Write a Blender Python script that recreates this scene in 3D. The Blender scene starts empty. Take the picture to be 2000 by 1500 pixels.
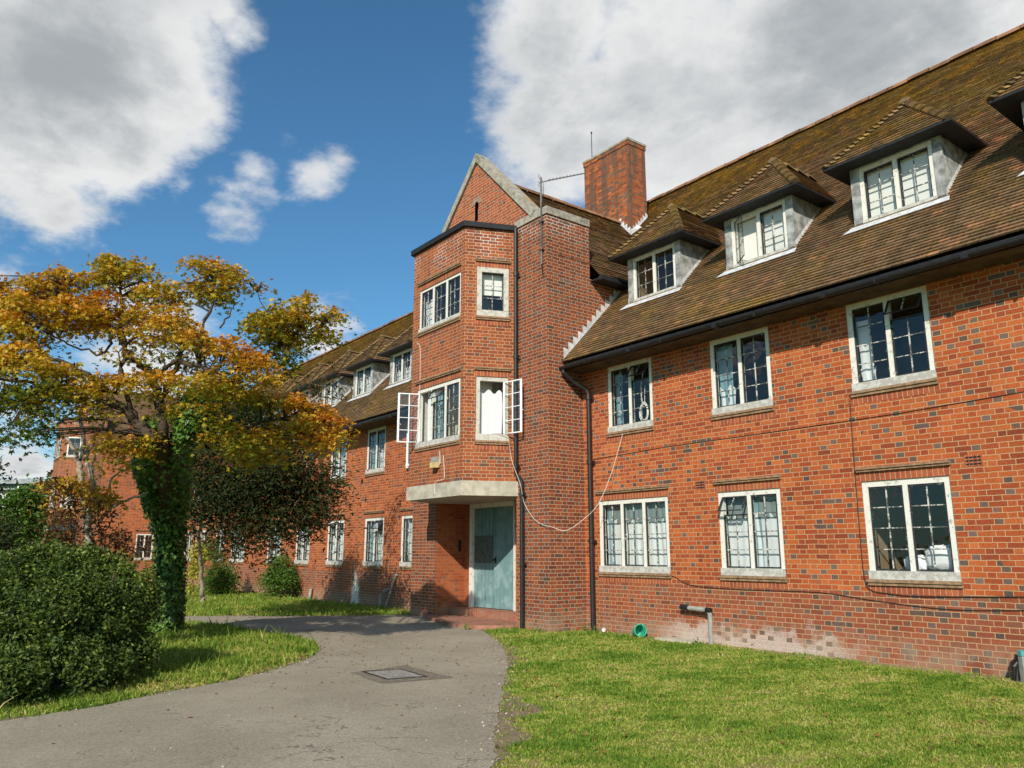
import bpy, math, random
import numpy as np
from mathutils import Vector, Matrix
random.seed(7); rng = np.random.default_rng(7)
sc = bpy.context.scene
COL = sc.collection
R_ = math.radians
def V(*a): return Vector(a)

# ------------------------------------------------------------------ camera
YAW, PIT, FPX = -0.919088, 0.2117806, 1532.6
CAM = Vector((0, -11.2, 1.52))
Fw = Vector((math.sin(YAW)*math.cos(PIT), math.cos(YAW)*math.cos(PIT), math.sin(PIT)))
Rt = Vector((math.cos(YAW), -math.sin(YAW), 0))
Up = Rt.cross(Fw)
cam = bpy.data.cameras.new('camera'); co = bpy.data.objects.new('camera', cam); COL.objects.link(co)
cam.sensor_width = 36; cam.lens = 36*FPX/2000; cam.clip_end = 3000; cam.clip_start = 0.05
M = Matrix((( Rt.x, Up.x, -Fw.x, CAM.x), (Rt.y, Up.y, -Fw.y, CAM.y), (Rt.z, Up.z, -Fw.z, CAM.z), (0,0,0,1)))
co.matrix_world = M; sc.camera = co
Fh = Vector((math.sin(YAW), math.cos(YAW), 0))
def ray(px, py): return Fw + Rt*((px-1000)/FPX) + Up*((750-py)/FPX)
def at(px, py, d):                       # point seen at a pixel, d metres ahead (horizontal depth)
    r = ray(px, py); return CAM + r*(d/r.dot(Fh))
def on(px, py, ax, v):
    r = ray(px, py); i = 'XYZ'.index(ax); return CAM + r*((v-CAM[i])/r[i])

# ------------------------------------------------------------------ node helpers
class NT:
    def __init__(s, name, world=False):
        s.m = bpy.data.worlds.new(name) if world else bpy.data.materials.new(name)
        s.m.use_nodes = True; s.t = s.m.node_tree; s.t.nodes.clear()
    def n(s, typ, **kw):
        nd = s.t.nodes.new(typ)
        for k, v in kw.items(): setattr(nd, k, v)
        return nd
    def set(s, sock, v):
        if v is None: return
        if isinstance(v, bpy.types.NodeSocket): s.t.links.new(v, sock)
        elif isinstance(v, (tuple, list)) and len(v) == 3 and sock.type == 'RGBA': sock.default_value = (*v, 1)
        else: sock.default_value = v
    def m_(s, op, a, b=None, c=None):
        nd = s.n('ShaderNodeMath', operation=op)
        for i, v in enumerate((a, b, c)): s.set(nd.inputs[i], v)
        return nd.outputs[0]
    def vm(s, op, a, b=None, sc_=None):
        nd = s.n('ShaderNodeVectorMath', operation=op)
        s.set(nd.inputs[0], a); s.set(nd.inputs[1], b)
        if sc_ is not None: s.set(nd.inputs['Scale'], sc_)
        return nd.outputs['Value'] if op in ('DOT_PRODUCT', 'LENGTH', 'DISTANCE') else nd.outputs[0]
    def mix(s, f, a, b, mode='MIX'):
        nd = s.n('ShaderNodeMix', data_type='RGBA', blend_type=mode); nd.clamp_factor = True
        s.set(nd.inputs[0], f); s.set(nd.inputs[6], a); s.set(nd.inputs[7], b); return nd.outputs[2]
    def ramp(s, f, stops, interp='LINEAR'):
        nd = s.n('ShaderNodeValToRGB'); cr = nd.color_ramp; cr.interpolation = interp
        while len(cr.elements) < len(stops): cr.elements.new(0.5)
        for e, (p, c) in zip(cr.elements, stops): e.position = p; e.color = (*c, 1) if len(c) == 3 else c
        s.set(nd.inputs[0], f); return nd.outputs[0]
    def noise(s, vec, scale, detail=3, rough=0.5, dist=0, col=False):
        nd = s.n('ShaderNodeTexNoise'); s.set(nd.inputs['Vector'], vec); s.set(nd.inputs['Scale'], scale)
        nd.inputs['Detail'].default_value = detail; nd.inputs['Roughness'].default_value = rough
        nd.inputs['Distortion'].default_value = dist
        return nd.outputs['Color' if col else 'Fac']
    def sstep(s, x, a, b, lo=0.0, hi=1.0):
        nd = s.n('ShaderNodeMapRange', interpolation_type='SMOOTHSTEP'); nd.clamp = True
        for i, v in zip(range(5), (x, a, b, lo, hi)): s.set(nd.inputs[i], v)
        return nd.outputs[0]
    def pos(s): return s.n('ShaderNodeNewGeometry').outputs['Position']
    def xyz(s, v):
        nd = s.n('ShaderNodeSeparateXYZ'); s.set(nd.inputs[0], v); return nd.outputs
    def cxyz(s, x, y, z):
        nd = s.n('ShaderNodeCombineXYZ'); s.set(nd.inputs[0], x); s.set(nd.inputs[1], y); s.set(nd.inputs[2], z); return nd.outputs[0]
    def white(s, vec):
        nd = s.n('ShaderNodeTexWhiteNoise', noise_dimensions='3D'); s.set(nd.inputs['Vector'], vec); return nd.outputs['Value']
    def bump(s, h, strength=0.5, dist=0.01):
        nd = s.n('ShaderNodeBump'); nd.inputs['Strength'].default_value = strength; nd.inputs['Distance'].default_value = dist
        s.set(nd.inputs['Height'], h); return nd.outputs[0]
    def pbsdf(s, col, rough=0.8, spec=0.3, normal=None, metal=0.0, **kw):
        nd = s.n('ShaderNodeBsdfPrincipled')
        s.set(nd.inputs['Base Color'], col); s.set(nd.inputs['Roughness'], rough); s.set(nd.inputs['Specular IOR Level'], spec)
        s.set(nd.inputs['Metallic'], metal)
        if normal is not None: s.set(nd.inputs['Normal'], normal)
        for k, v in kw.items(): s.set(nd.inputs[k], v)
        return nd.outputs[0]
    def out(s, sh):
        o = s.n('ShaderNodeOutputWorld' if isinstance(s.m, bpy.types.World) else 'ShaderNodeOutputMaterial')
        s.t.links.new(sh, o.inputs[0]); return s.m

def flat(name, col, rough=0.7, spec=0.3, var=0.15, nscale=9, metal=0.0, bump=0.0):
    t = NT(name); p = t.pos(); n = t.noise(p, nscale, 4, 0.6)
    f = t.sstep(n, 0.3, 0.7)
    c = t.mix(f, tuple(x*(1-var) for x in col), tuple(min(1, x*(1+var)) for x in col))
    nm = t.bump(n, bump, 0.02) if bump else None
    return t.out(t.pbsdf(c, rough, spec, nm, metal))

# ------------------------------------------------------------------ materials
def brick_mat(name, cols, header, pdark, mortar, plinth=True, white_top=None, stain=0.0, soldier=False, dirty=0.25, dthr=0.56):
    t = NT(name); uv = t.n('ShaderNodeUVMap').outputs[0]; P = t.pos()
    wob = t.noise(P, 7, 2, 0.5, col=True)
    uvw = t.vm('ADD', uv, t.vm('SCALE', t.vm('SUBTRACT', wob, (0.5, 0.5, 0.5)), sc_=0.012))
    u, v, _ = t.xyz(uvw)
    if soldier:
        cu = t.m_('DIVIDE', u, 0.075); cell = t.m_('FLOOR', cu); fu = t.m_('FRACT', cu)
        du = t.m_('MULTIPLY', t.m_('MINIMUM', fu, t.m_('SUBTRACT', 1.0, fu)), 0.075)
        dmin = du; row = 0.0; isH = 0.0; cid = cell
    else:
        rv = t.m_('DIVIDE', v, 0.075); row = t.m_('FLOOR', rv); fv = t.m_('FRACT', rv)
        off = t.m_('MULTIPLY', t.m_('FLOORED_MODULO', row, 2.0), 0.16875)
        jit = t.m_('MULTIPLY', t.white(t.cxyz(row, 3.3, 1.0)), 0.02)
        uu = t.m_('DIVIDE', t.m_('ADD', t.m_('ADD', u, off), jit), 0.3375)
        cell = t.m_('FLOOR', uu); lu = t.m_('MULTIPLY', t.m_('FRACT', uu), 0.3375)
        isH = t.m_('GREATER_THAN', lu, 0.225)
        a = t.m_('SUBTRACT', lu, t.m_('MULTIPLY', isH, 0.225))
        w = t.m_('SUBTRACT', 0.225, t.m_('MULTIPLY', isH, 0.1125))
        du = t.m_('MINIMUM', a, t.m_('SUBTRACT', w, a))
        dv = t.m_('MULTIPLY', t.m_('MINIMUM', fv, t.m_('SUBTRACT', 1.0, fv)), 0.075)
        dmin = t.m_('MINIMUM', du, dv)
        cid = t.m_('ADD', t.m_('MULTIPLY', cell, 2.0), isH)
    edge = t.m_('ADD', dmin, t.m_('MULTIPLY', t.m_('SUBTRACT', t.noise(P, 60, 2), 0.5), 0.004))
    mort = t.sstep(edge, 0.0040, 0.0066, 1.0, 0.0)
    r1 = t.white(t.cxyz(cid, row, 1.7)); r2 = t.white(t.cxyz(cid, row, 9.1)); r3 = t.white(t.cxyz(cid, row, 4.4))
    n = len(cols); base = t.ramp(r1, [(i/(n-1), c) for i, c in enumerate(cols)])
    x, y, z = t.xyz(P)
    pd = pdark
    patch = t.noise(P, 0.55, 2, 0.5)
    if plinth:
        pl = t.m_('LESS_THAN', z, 0.975)
        base = t.mix(t.m_('MULTIPLY', pl, 0.72), base, t.ramp(r1, [(0, (0.22, 0.070, 0.042)), (0.5, (0.30, 0.085, 0.045)), (1, (0.20, 0.10, 0.07))]))
        pd = t.m_('ADD', pdark, t.m_('MULTIPLY', pl, 0.14))
    pd = t.m_('MULTIPLY', pd, t.sstep(patch, 0.3, 0.65, 0.25, 1.7))
    dark = t.m_('MULTIPLY', t.m_('ADD', t.m_('MULTIPLY', isH, 0.93), 0.07), 1.0)
    isdark = t.m_('MULTIPLY', t.m_('LESS_THAN', r2, t.m_('MULTIPLY', dark, pd)), 1.0)
    hd = t.mix(r3, header, tuple(min(1, c*1.9) for c in header))
    base = t.mix(isdark, base, hd)
    # individual brick mottling
    fine = t.noise(P, 38, 4, 0.65); base = t.mix(1.0, base, t.ramp(fine, [(0.3, (0.72, 0.70, 0.70)), (0.7, (1.25, 1.22, 1.2))]), 'MULTIPLY')
    big = t.noise(P, 1.1, 4, 0.6)
    base = t.mix(1.0, base, t.ramp(big, [(0.3, (0.82, 0.80, 0.80)), (0.7, (1.14, 1.12, 1.08))]), 'MULTIPLY')
    mc = t.mix(t.noise(P, 5, 3, 0.6), tuple(c*0.75 for c in mortar), tuple(min(1, c*1.15) for c in mortar))
    if white_top is not None:
        wt = t.m_('MULTIPLY', t.sstep(z, white_top, white_top+0.7), t.sstep(t.noise(P, 1.6, 3, 0.6), 0.42, 0.62, 0.0, 0.55))
        mc = t.mix(wt, mc, (0.80, 0.74, 0.68)); base = t.mix(t.m_('MULTIPLY', wt, t.sstep(fine, 0.5, 0.75, 0.0, 0.2)), base, (0.6, 0.5, 0.45))
        mort = t.m_('MAXIMUM', mort, t.m_('MULTIPLY', wt, t.sstep(edge, 0.007, 0.012, 1.0, 0.0)))
    c = t.mix(mort, base, mc)
    # dirt and rising damp with outlines of their own
    dn = t.noise(P, 2.6, 5, 0.7)
    damp = t.m_('MULTIPLY', t.sstep(z, 0.12, 0.5, 1.0, 0.0), t.sstep(dn, 0.35, 0.6))
    c = t.mix(t.m_('MULTIPLY', damp, 0.5), c, (0.36, 0.27, 0.18))
    if stain:
        fx = t.m_('MULTIPLY', t.sstep(x, -10.6, -9.4), t.sstep(x, -7.2, -6.0, 1.0, 0.0))
        s1 = t.m_('MULTIPLY', fx, t.sstep(t.m_('ADD', z, t.m_('MULTIPLY', t.m_('SUBTRACT', t.noise(P, 3.1, 4, 0.65), 0.5), 1.1)), 0.12, 0.42, 1.0, 0.0))
        s1 = t.m_('MULTIPLY', s1, t.m_('SUBTRACT', 1.0, t.m_('MULTIPLY', isdark, 0.8)))
        s1 = t.m_('MULTIPLY', s1, t.m_('MULTIPLY', t.sstep(t.m_('ADD', r3, t.m_('MULTIPLY', s1, 0.6)), 0.35, 0.6, 0.15, 1.0), t.sstep(fine, 0.30, 0.55, 0.35, 1.0)))
        c = t.mix(t.m_('MULTIPLY', s1, 0.62), c, (0.62, 0.56, 0.50))
        # limewash streak low on the far wall
        wdt = t.m_('ADD', 0.10, t.m_('MULTIPLY', t.m_('SUBTRACT', 1.0, z), 0.26))
        dx = t.m_('ABSOLUTE', t.m_('SUBTRACT', t.m_('ADD', x, t.m_('MULTIPLY', t.m_('SUBTRACT', dn, 0.5), 0.5)), -22.55))
        s2 = t.m_('MULTIPLY', t.sstep(t.m_('SUBTRACT', dx, wdt), -0.12, 0.05, 1.0, 0.0), t.sstep(z, 0.85, 1.15, 1.0, 0.0))
        c = t.mix(t.m_('MULTIPLY', s2, 0.9), c, (0.66, 0.62, 0.50))
    if dirty:
        st = t.noise(t.vm('MULTIPLY', P, (3.0, 3.0, 0.35)), 1.3, 4, 0.6)
        c = t.mix(t.sstep(st, dthr, dthr+0.19, 0.0, dirty), c, (0.10, 0.075, 0.055))
    h = t.m_('SUBTRACT', t.m_('MULTIPLY', fine, 0.25), mort)
    return t.out(t.pbsdf(c, 0.88, 0.2, t.bump(h, 0.55, 0.006)))

MORT = (0.53, 0.33, 0.175)
ORG = [(0.24, 0.054, 0.024), (0.37, 0.080, 0.026), (0.45, 0.110, 0.031), (0.31, 0.062, 0.025), (0.50, 0.140, 0.042), (0.40, 0.090, 0.028)]
M_brick = brick_mat('brick_orange', ORG, (0.100, 0.066, 0.054), 0.20, MORT, stain=1, dirty=0.12)
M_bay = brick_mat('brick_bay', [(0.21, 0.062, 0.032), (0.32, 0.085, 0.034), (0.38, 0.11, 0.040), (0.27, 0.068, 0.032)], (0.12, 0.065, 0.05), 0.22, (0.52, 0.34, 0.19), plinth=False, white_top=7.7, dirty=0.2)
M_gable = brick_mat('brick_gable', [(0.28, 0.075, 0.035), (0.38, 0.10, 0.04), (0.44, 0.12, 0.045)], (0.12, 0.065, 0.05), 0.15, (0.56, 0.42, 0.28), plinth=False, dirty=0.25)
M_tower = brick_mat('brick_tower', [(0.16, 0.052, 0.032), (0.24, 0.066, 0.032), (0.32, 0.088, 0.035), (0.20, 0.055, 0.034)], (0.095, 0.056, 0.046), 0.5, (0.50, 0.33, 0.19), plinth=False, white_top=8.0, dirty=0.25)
M_porch = brick_mat('brick_porch', [(0.30, 0.08, 0.035), (0.38, 0.105, 0.04), (0.42, 0.13, 0.05)], (0.16, 0.07, 0.05), 0.2, (0.36, 0.16, 0.08), plinth=False, dirty=0.2)
M_chim = brick_mat('brick_chimney', [(0.22, 0.06, 0.03), (0.42, 0.11, 0.035), (0.54, 0.16, 0.045), (0.34, 0.085, 0.035)], (0.13, 0.085, 0.06), 0.5, (0.22, 0.12, 0.065), plinth=False, dirty=0.75, dthr=0.42)
M_sold = brick_mat('brick_soldier', [(0.28, 0.075, 0.04), (0.38, 0.10, 0.045), (0.42, 0.13, 0.05)], (0.12, 0.08, 0.07), 0.0, (0.5, 0.33, 0.19), plinth=False, soldier=True, dirty=0.1)
M_step = brick_mat('brick_step', [(0.33, 0.085, 0.05), (0.40, 0.11, 0.06), (0.36, 0.10, 0.05)], (0.12, 0.08, 0.07), 0.0, (0.45, 0.28, 0.2), plinth=False, soldier=True, dirty=0.3)

def tile_mat(name, moss=1.0, cols=None):
    t = NT(name); uv = t.n('ShaderNodeUVMap').outputs[0]; P = t.pos(); u, v, _ = t.xyz(uv)
    row = t.m_('FLOOR', t.m_('ADD', t.m_('DIVIDE', v, 0.1), 0.001))
    cu = t.m_('ADD', t.m_('DIVIDE', u, 0.165), t.m_('MULTIPLY', t.m_('FLOORED_MODULO', row, 2.0), 0.5))
    cell = t.m_('FLOOR', cu); fu = t.m_('FRACT', cu)
    r1 = t.white(t.cxyz(cell, row, 2.2)); r2 = t.white(t.cxyz(cell, row, 7.7))
    cols = cols or [(0.085, 0.060, 0.038), (0.118, 0.080, 0.047), (0.145, 0.096, 0.057), (0.104, 0.080, 0.054), (0.170, 0.100, 0.060)]
    c = t.ramp(r1, [(i/(len(cols)-1), k) for i, k in enumerate(cols)])
    str_ = t.noise(t.vm('MULTIPLY', t.cxyz(u, v, 0.0), (1.6, 0.28, 1.0)), 1.0, 3, 0.6)
    c = t.mix(t.sstep(str_, 0.52, 0.70, 0.0, 0.55), c, (0.065, 0.048, 0.036))
    c = t.mix(t.sstep(str_, 0.38, 0.26, 0.0, 0.4), c, (0.18, 0.080, 0.055))
    c = t.mix(t.m_('MULTIPLY', t.m_('GREATER_THAN', r2, 0.965), 0.7), c, (0.28, 0.15, 0.085))
    mn = t.noise(P, 0.9, 5, 0.68); fn = t.noise(P, 22, 3, 0.7)
    z = t.xyz(P)[2]
    hi = t.sstep(z, 8.5, 12.0, 0.0, 0.14)
    mossf = t.m_('MULTIPLY', t.sstep(t.m_('ADD', t.m_('ADD', mn, hi), t.m_('MULTIPLY', t.m_('SUBTRACT', fn, 0.5), 0.45)), 0.44, 0.74), 0.52*moss)
    c = t.mix(mossf, c, t.mix(t.noise(P, 6, 2), (0.150, 0.125, 0.020), (0.255, 0.165, 0.022)))
    lich = t.m_('MULTIPLY', t.sstep(t.m_('ADD', t.noise(P, 2.3, 5, 0.75), hi), 0.62, 0.76), 0.5*moss)
    c = t.mix(lich, c, (0.33, 0.20, 0.025))
    gap = t.m_('LESS_THAN', fu, 0.045)
    c = t.mix(t.m_('MULTIPLY', gap, 0.75), c, (0.02, 0.016, 0.012))
    c = t.mix(1.0, c, t.ramp(fn, [(0.3, (0.7, 0.7, 0.7)), (0.75, (1.3, 1.3, 1.3))]), 'MULTIPLY')
    c = t.mix(1.0, c, (1.62, 1.46, 1.26), 'MULTIPLY')
    return t.out(t.pbsdf(c, 0.92, 0.15, t.bump(t.m_('ADD', t.m_('MULTIPLY', fn, 0.6), t.m_('MULTIPLY', mossf, 0.5)), 0.6, 0.012)))
M_tile = tile_mat('roof_tiles'); M_tile_dk = tile_mat('roof_tiles_brown', 0.35)
M_hip = tile_mat('hip_tiles', 1.1, [(0.10, 0.075, 0.045), (0.14, 0.10, 0.055), (0.17, 0.115, 0.065)])
M_ridge = flat('ridge_tiles', (0.25, 0.125, 0.065), 0.9, 0.15, 0.5, 2.2)
M_crease = flat('creasing_tiles', (0.30, 0.185, 0.105), 0.85, 0.2, 0.3, 14)

def paint_mat(name, col, wear, wcol=(0.33, 0.28, 0.22), thr=0.55):
    t = NT(name); P = t.pos(); n = t.noise(P, 11, 6, 0.72); n2 = t.noise(P, 55, 3, 0.6)
    f = t.sstep(t.m_('ADD', n, t.m_('MULTIPLY', t.m_('SUBTRACT', n2, 0.5), 0.25)), thr, thr+0.08, 0.0, wear)
    c = t.mix(t.noise(P, 4, 3), tuple(k*0.86 for k in col), col)
    c = t.mix(f, c, wcol)
    return t.out(t.pbsdf(c, 0.6, 0.35, t.bump(t.m_('SUBTRACT', n2, f), 0.35, 0.004)))
M_frame = paint_mat('frame_paint', (0.80, 0.77, 0.68), 0.75, thr=0.56)
M_sillp = paint_mat('sill_paint', (0.62, 0.60, 0.54), 0.85, (0.40, 0.37, 0.32), 0.46)
M_stonefr = paint_mat('frame_grey', (0.60, 0.57, 0.49), 0.7, (0.36, 0.33, 0.27), 0.5)
M_case = paint_mat('casement_dark', (0.030, 0.032, 0.034), 0.9, (0.55, 0.53, 0.48), 0.60)
M_bars = paint_mat('glazing_bars', (0.10, 0.10, 0.095), 1.0, (0.62, 0.60, 0.54), 0.49)
M_casew = paint_mat('casement_white', (0.86, 0.86, 0.84), 0.3, (0.5, 0.46, 0.4), 0.66)
M_door = None
def door_mat():
    t = NT('door_paint'); P = t.pos(); x, y, z = t.xyz(P)
    n = t.noise(t.vm('MULTIPLY', P, (1, 1, 0.12)), 24, 5, 0.7); m = t.noise(P, 3.2, 4, 0.6)
    c = t.mix(n, (0.085, 0.19, 0.20), (0.26, 0.39, 0.39)); c = t.mix(t.sstep(m, 0.45, 0.62, 0, 0.6), c, (0.33, 0.46, 0.46))
    c = t.mix(t.sstep(t.m_('ADD', z, t.m_('MULTIPLY', m, 0.6)), 1.5, 2.2, 0, 0.45), c, (0.06, 0.16, 0.17))  # canopy shade painted into the colour: upper part of the doors darker
    c = t.mix(t.sstep(t.noise(P, 17, 5, 0.75), 0.66, 0.72, 0, 0.8), c, (0.30, 0.22, 0.14))
    fx = t.m_('FRACT', t.m_('DIVIDE', x, 0.15)); g = t.m_('LESS_THAN', fx, 0.05)
    c = t.mix(t.m_('MULTIPLY', g, 0.6), c, (0.06, 0.09, 0.10))
    return t.out(t.pbsdf(c, 0.55, 0.35, t.bump(t.m_('SUBTRACT', n, g), 0.5, 0.006)))
M_door = door_mat()
M_black = flat('black_iron', (0.018, 0.016, 0.015), 0.45, 0.4, 0.3, 14)
M_fascia = flat('fascia_black', (0.020, 0.020, 0.022), 0.6, 0.3, 0.3, 8)
M_soffit = flat('soffit_brown', (0.10, 0.070, 0.042), 0.85, 0.2, 0.35, 5)
M_lead = flat('lead_flashing', (0.60, 0.60, 0.60), 0.5, 0.4, 0.22, 9)
M_render = flat('dormer_cheek', (0.31, 0.31, 0.295), 0.85, 0.2, 0.45, 6.5, bump=0.4)
M_conc = flat('concrete', (0.46, 0.42, 0.33), 0.9, 0.2, 0.2, 5, bump=0.3)
def cope_mat():
    t = NT('coping_stone'); P = t.pos(); n = t.noise(P, 7, 5, 0.7); g = t.noise(P, 2.2, 4, 0.7)
    c = t.mix(t.sstep(n, 0.3, 0.7), (0.25, 0.225, 0.18), (0.46, 0.42, 0.34)); c = t.mix(t.sstep(g, 0.54, 0.66, 0, 0.75), c, (0.36, 0.22, 0.06))
    c = t.mix(t.sstep(t.noise(P, 3.7, 4, 0.7), 0.56, 0.68, 0, 0.6), c, (0.10, 0.095, 0.075)); return t.out(t.pbsdf(c, 0.92, 0.15, t.bump(n, 0.5, 0.02)))
M_cope = cope_mat()
M_step2 = flat('red_concrete', (0.33, 0.155, 0.10), 0.85, 0.25, 0.22, 6, bump=0.3)
M_cabw = flat('white_cable', (0.75, 0.71, 0.64), 0.6, 0.3, 0.1)
M_cabb = flat('dark_cable', (0.05, 0.032, 0.022), 0.6, 0.3, 0.1)
M_grey = flat('grey_plastic', (0.32, 0.31, 0.28), 0.5, 0.4, 0.2)
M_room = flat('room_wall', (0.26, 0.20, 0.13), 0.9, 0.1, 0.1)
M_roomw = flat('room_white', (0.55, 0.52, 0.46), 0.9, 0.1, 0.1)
M_alu = flat('aerial_metal', (0.16, 0.16, 0.155), 0.6, 0.4, 0.2)
def cloth_mat(name, col, tr=0.35):
    t = NT(name); P = t.pos(); n = t.noise(P, 12, 2)
    d = t.n('ShaderNodeBsdfDiffuse'); t.set(d.inputs[0], t.mix(n, tuple(k*0.9 for k in col), col))
    b = t.n('ShaderNodeBsdfTranslucent'); t.set(b.inputs[0], col)
    m = t.n('ShaderNodeMixShader'); m.inputs[0].default_value = tr
    t.t.links.new(d.outputs[0], m.inputs[1]); t.t.links.new(b.outputs[0], m.inputs[2]); return t.out(m.outputs[0])
M_net = cloth_mat('curtain_white', (0.92, 0.93, 0.92), 0.25); M_teal = cloth_mat('curtain_teal', (0.30, 0.50, 0.55))
M_dull = cloth_mat('curtain_grey', (0.22, 0.27, 0.26), 0.1)
M_blind = cloth_mat('blind_white', (0.90, 0.88, 0.82), 0.1)
def glass_mat():
    t = NT('window_glass'); P = t.pos(); nm = t.bump(t.noise(P, 3.2, 2), 0.10, 0.05)
    ge = t.n('ShaderNodeNewGeometry'); cs = t.m_('ABSOLUTE', t.vm('DOT_PRODUCT', ge.outputs['Incoming'], ge.outputs['Normal']))
    fres = t.m_('ADD', 0.06, t.m_('MULTIPLY', t.m_('POWER', t.m_('SUBTRACT', 1.0, cs), 4.0), 0.9))
    g = t.n('ShaderNodeBsdfGlossy'); g.inputs['Roughness'].default_value = 0.03; t.set(g.inputs['Normal'], nm); t.set(g.inputs[0], (1, 1, 1))
    tr = t.n('ShaderNodeBsdfTransparent'); t.set(tr.inputs[0], (0.96, 0.98, 0.97))
    m = t.n('ShaderNodeMixShader'); t.set(m.inputs[0], fres)
    t.t.links.new(tr.outputs[0], m.inputs[1]); t.t.links.new(g.outputs[0], m.inputs[2]); return t.out(m.outputs[0])
M_glass = glass_mat()

def leaf_mat(name, stops, rough=0.5, trans=0.35, spec=0.35):
    t = NT(name); a = t.n('ShaderNodeAttribute'); a.attribute_name = 'tint'
    c = t.ramp(a.outputs['Fac'], stops)
    tc = t.mix(1.0, c, (1.25, 1.25, 0.8), 'MULTIPLY')
    p = t.pbsdf(c, rough, spec); b = t.n('ShaderNodeBsdfTranslucent'); t.set(b.inputs[0], tc)
    m = t.n('ShaderNodeMixShader'); m.inputs[0].default_value = trans
    t.t.links.new(p, m.inputs[1]); t.t.links.new(b.outputs[0], m.inputs[2]); return t.out(m.outputs[0])
M_maple = leaf_mat('leaf_maple', [(0, (0.08, 0.13, 0.014)), (0.25, (0.28, 0.27, 0.022)), (0.45, (0.58, 0.40, 0.035)), (0.75, (0.68, 0.30, 0.030)), (1, (0.52, 0.12, 0.028))])
M_darkleaf = leaf_mat('leaf_dark', [(0, (0.018, 0.032, 0.012)), (0.5, (0.045, 0.062, 0.016)), (0.72, (0.11, 0.075, 0.025)), (1, (0.20, 0.055, 0.028))], 0.55, 0.2, 0.15)
M_ivy = leaf_mat('leaf_ivy', [(0, (0.035, 0.075, 0.014)), (0.6, (0.10, 0.20, 0.028)), (1, (0.22, 0.36, 0.05))], 0.35, 0.2, 0.5)
M_bush = leaf_mat('leaf_bush', [(0, (0.030, 0.058, 0.012)), (0.6, (0.095, 0.150, 0.024)), (1, (0.24, 0.28, 0.05))], 0.5, 0.25, 0.28)
M_shrub = leaf_mat('leaf_shrub', [(0, (0.05, 0.11, 0.014)), (0.6, (0.10, 0.19, 0.022)), (1, (0.20, 0.27, 0.04))], 0.5, 0.3)
M_yellow = leaf_mat('leaf_yellow', [(0, (0.20, 0.22, 0.03)), (0.6, (0.45, 0.42, 0.05)), (1, (0.55, 0.50, 0.12))], 0.5, 0.35)
M_redleaf = leaf_mat('leaf_red', [(0, (0.05, 0.05, 0.02)), (0.5, (0.16, 0.06, 0.03)), (1, (0.30, 0.16, 0.03))], 0.5, 0.3)
M_bark = flat('bark_dark', (0.075, 0.055, 0.038), 0.9, 0.15, 0.4, 20, bump=0.6)
M_barkp = flat('bark_pale', (0.34, 0.28, 0.22), 0.9, 0.15, 0.35, 18, bump=0.6)

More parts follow.
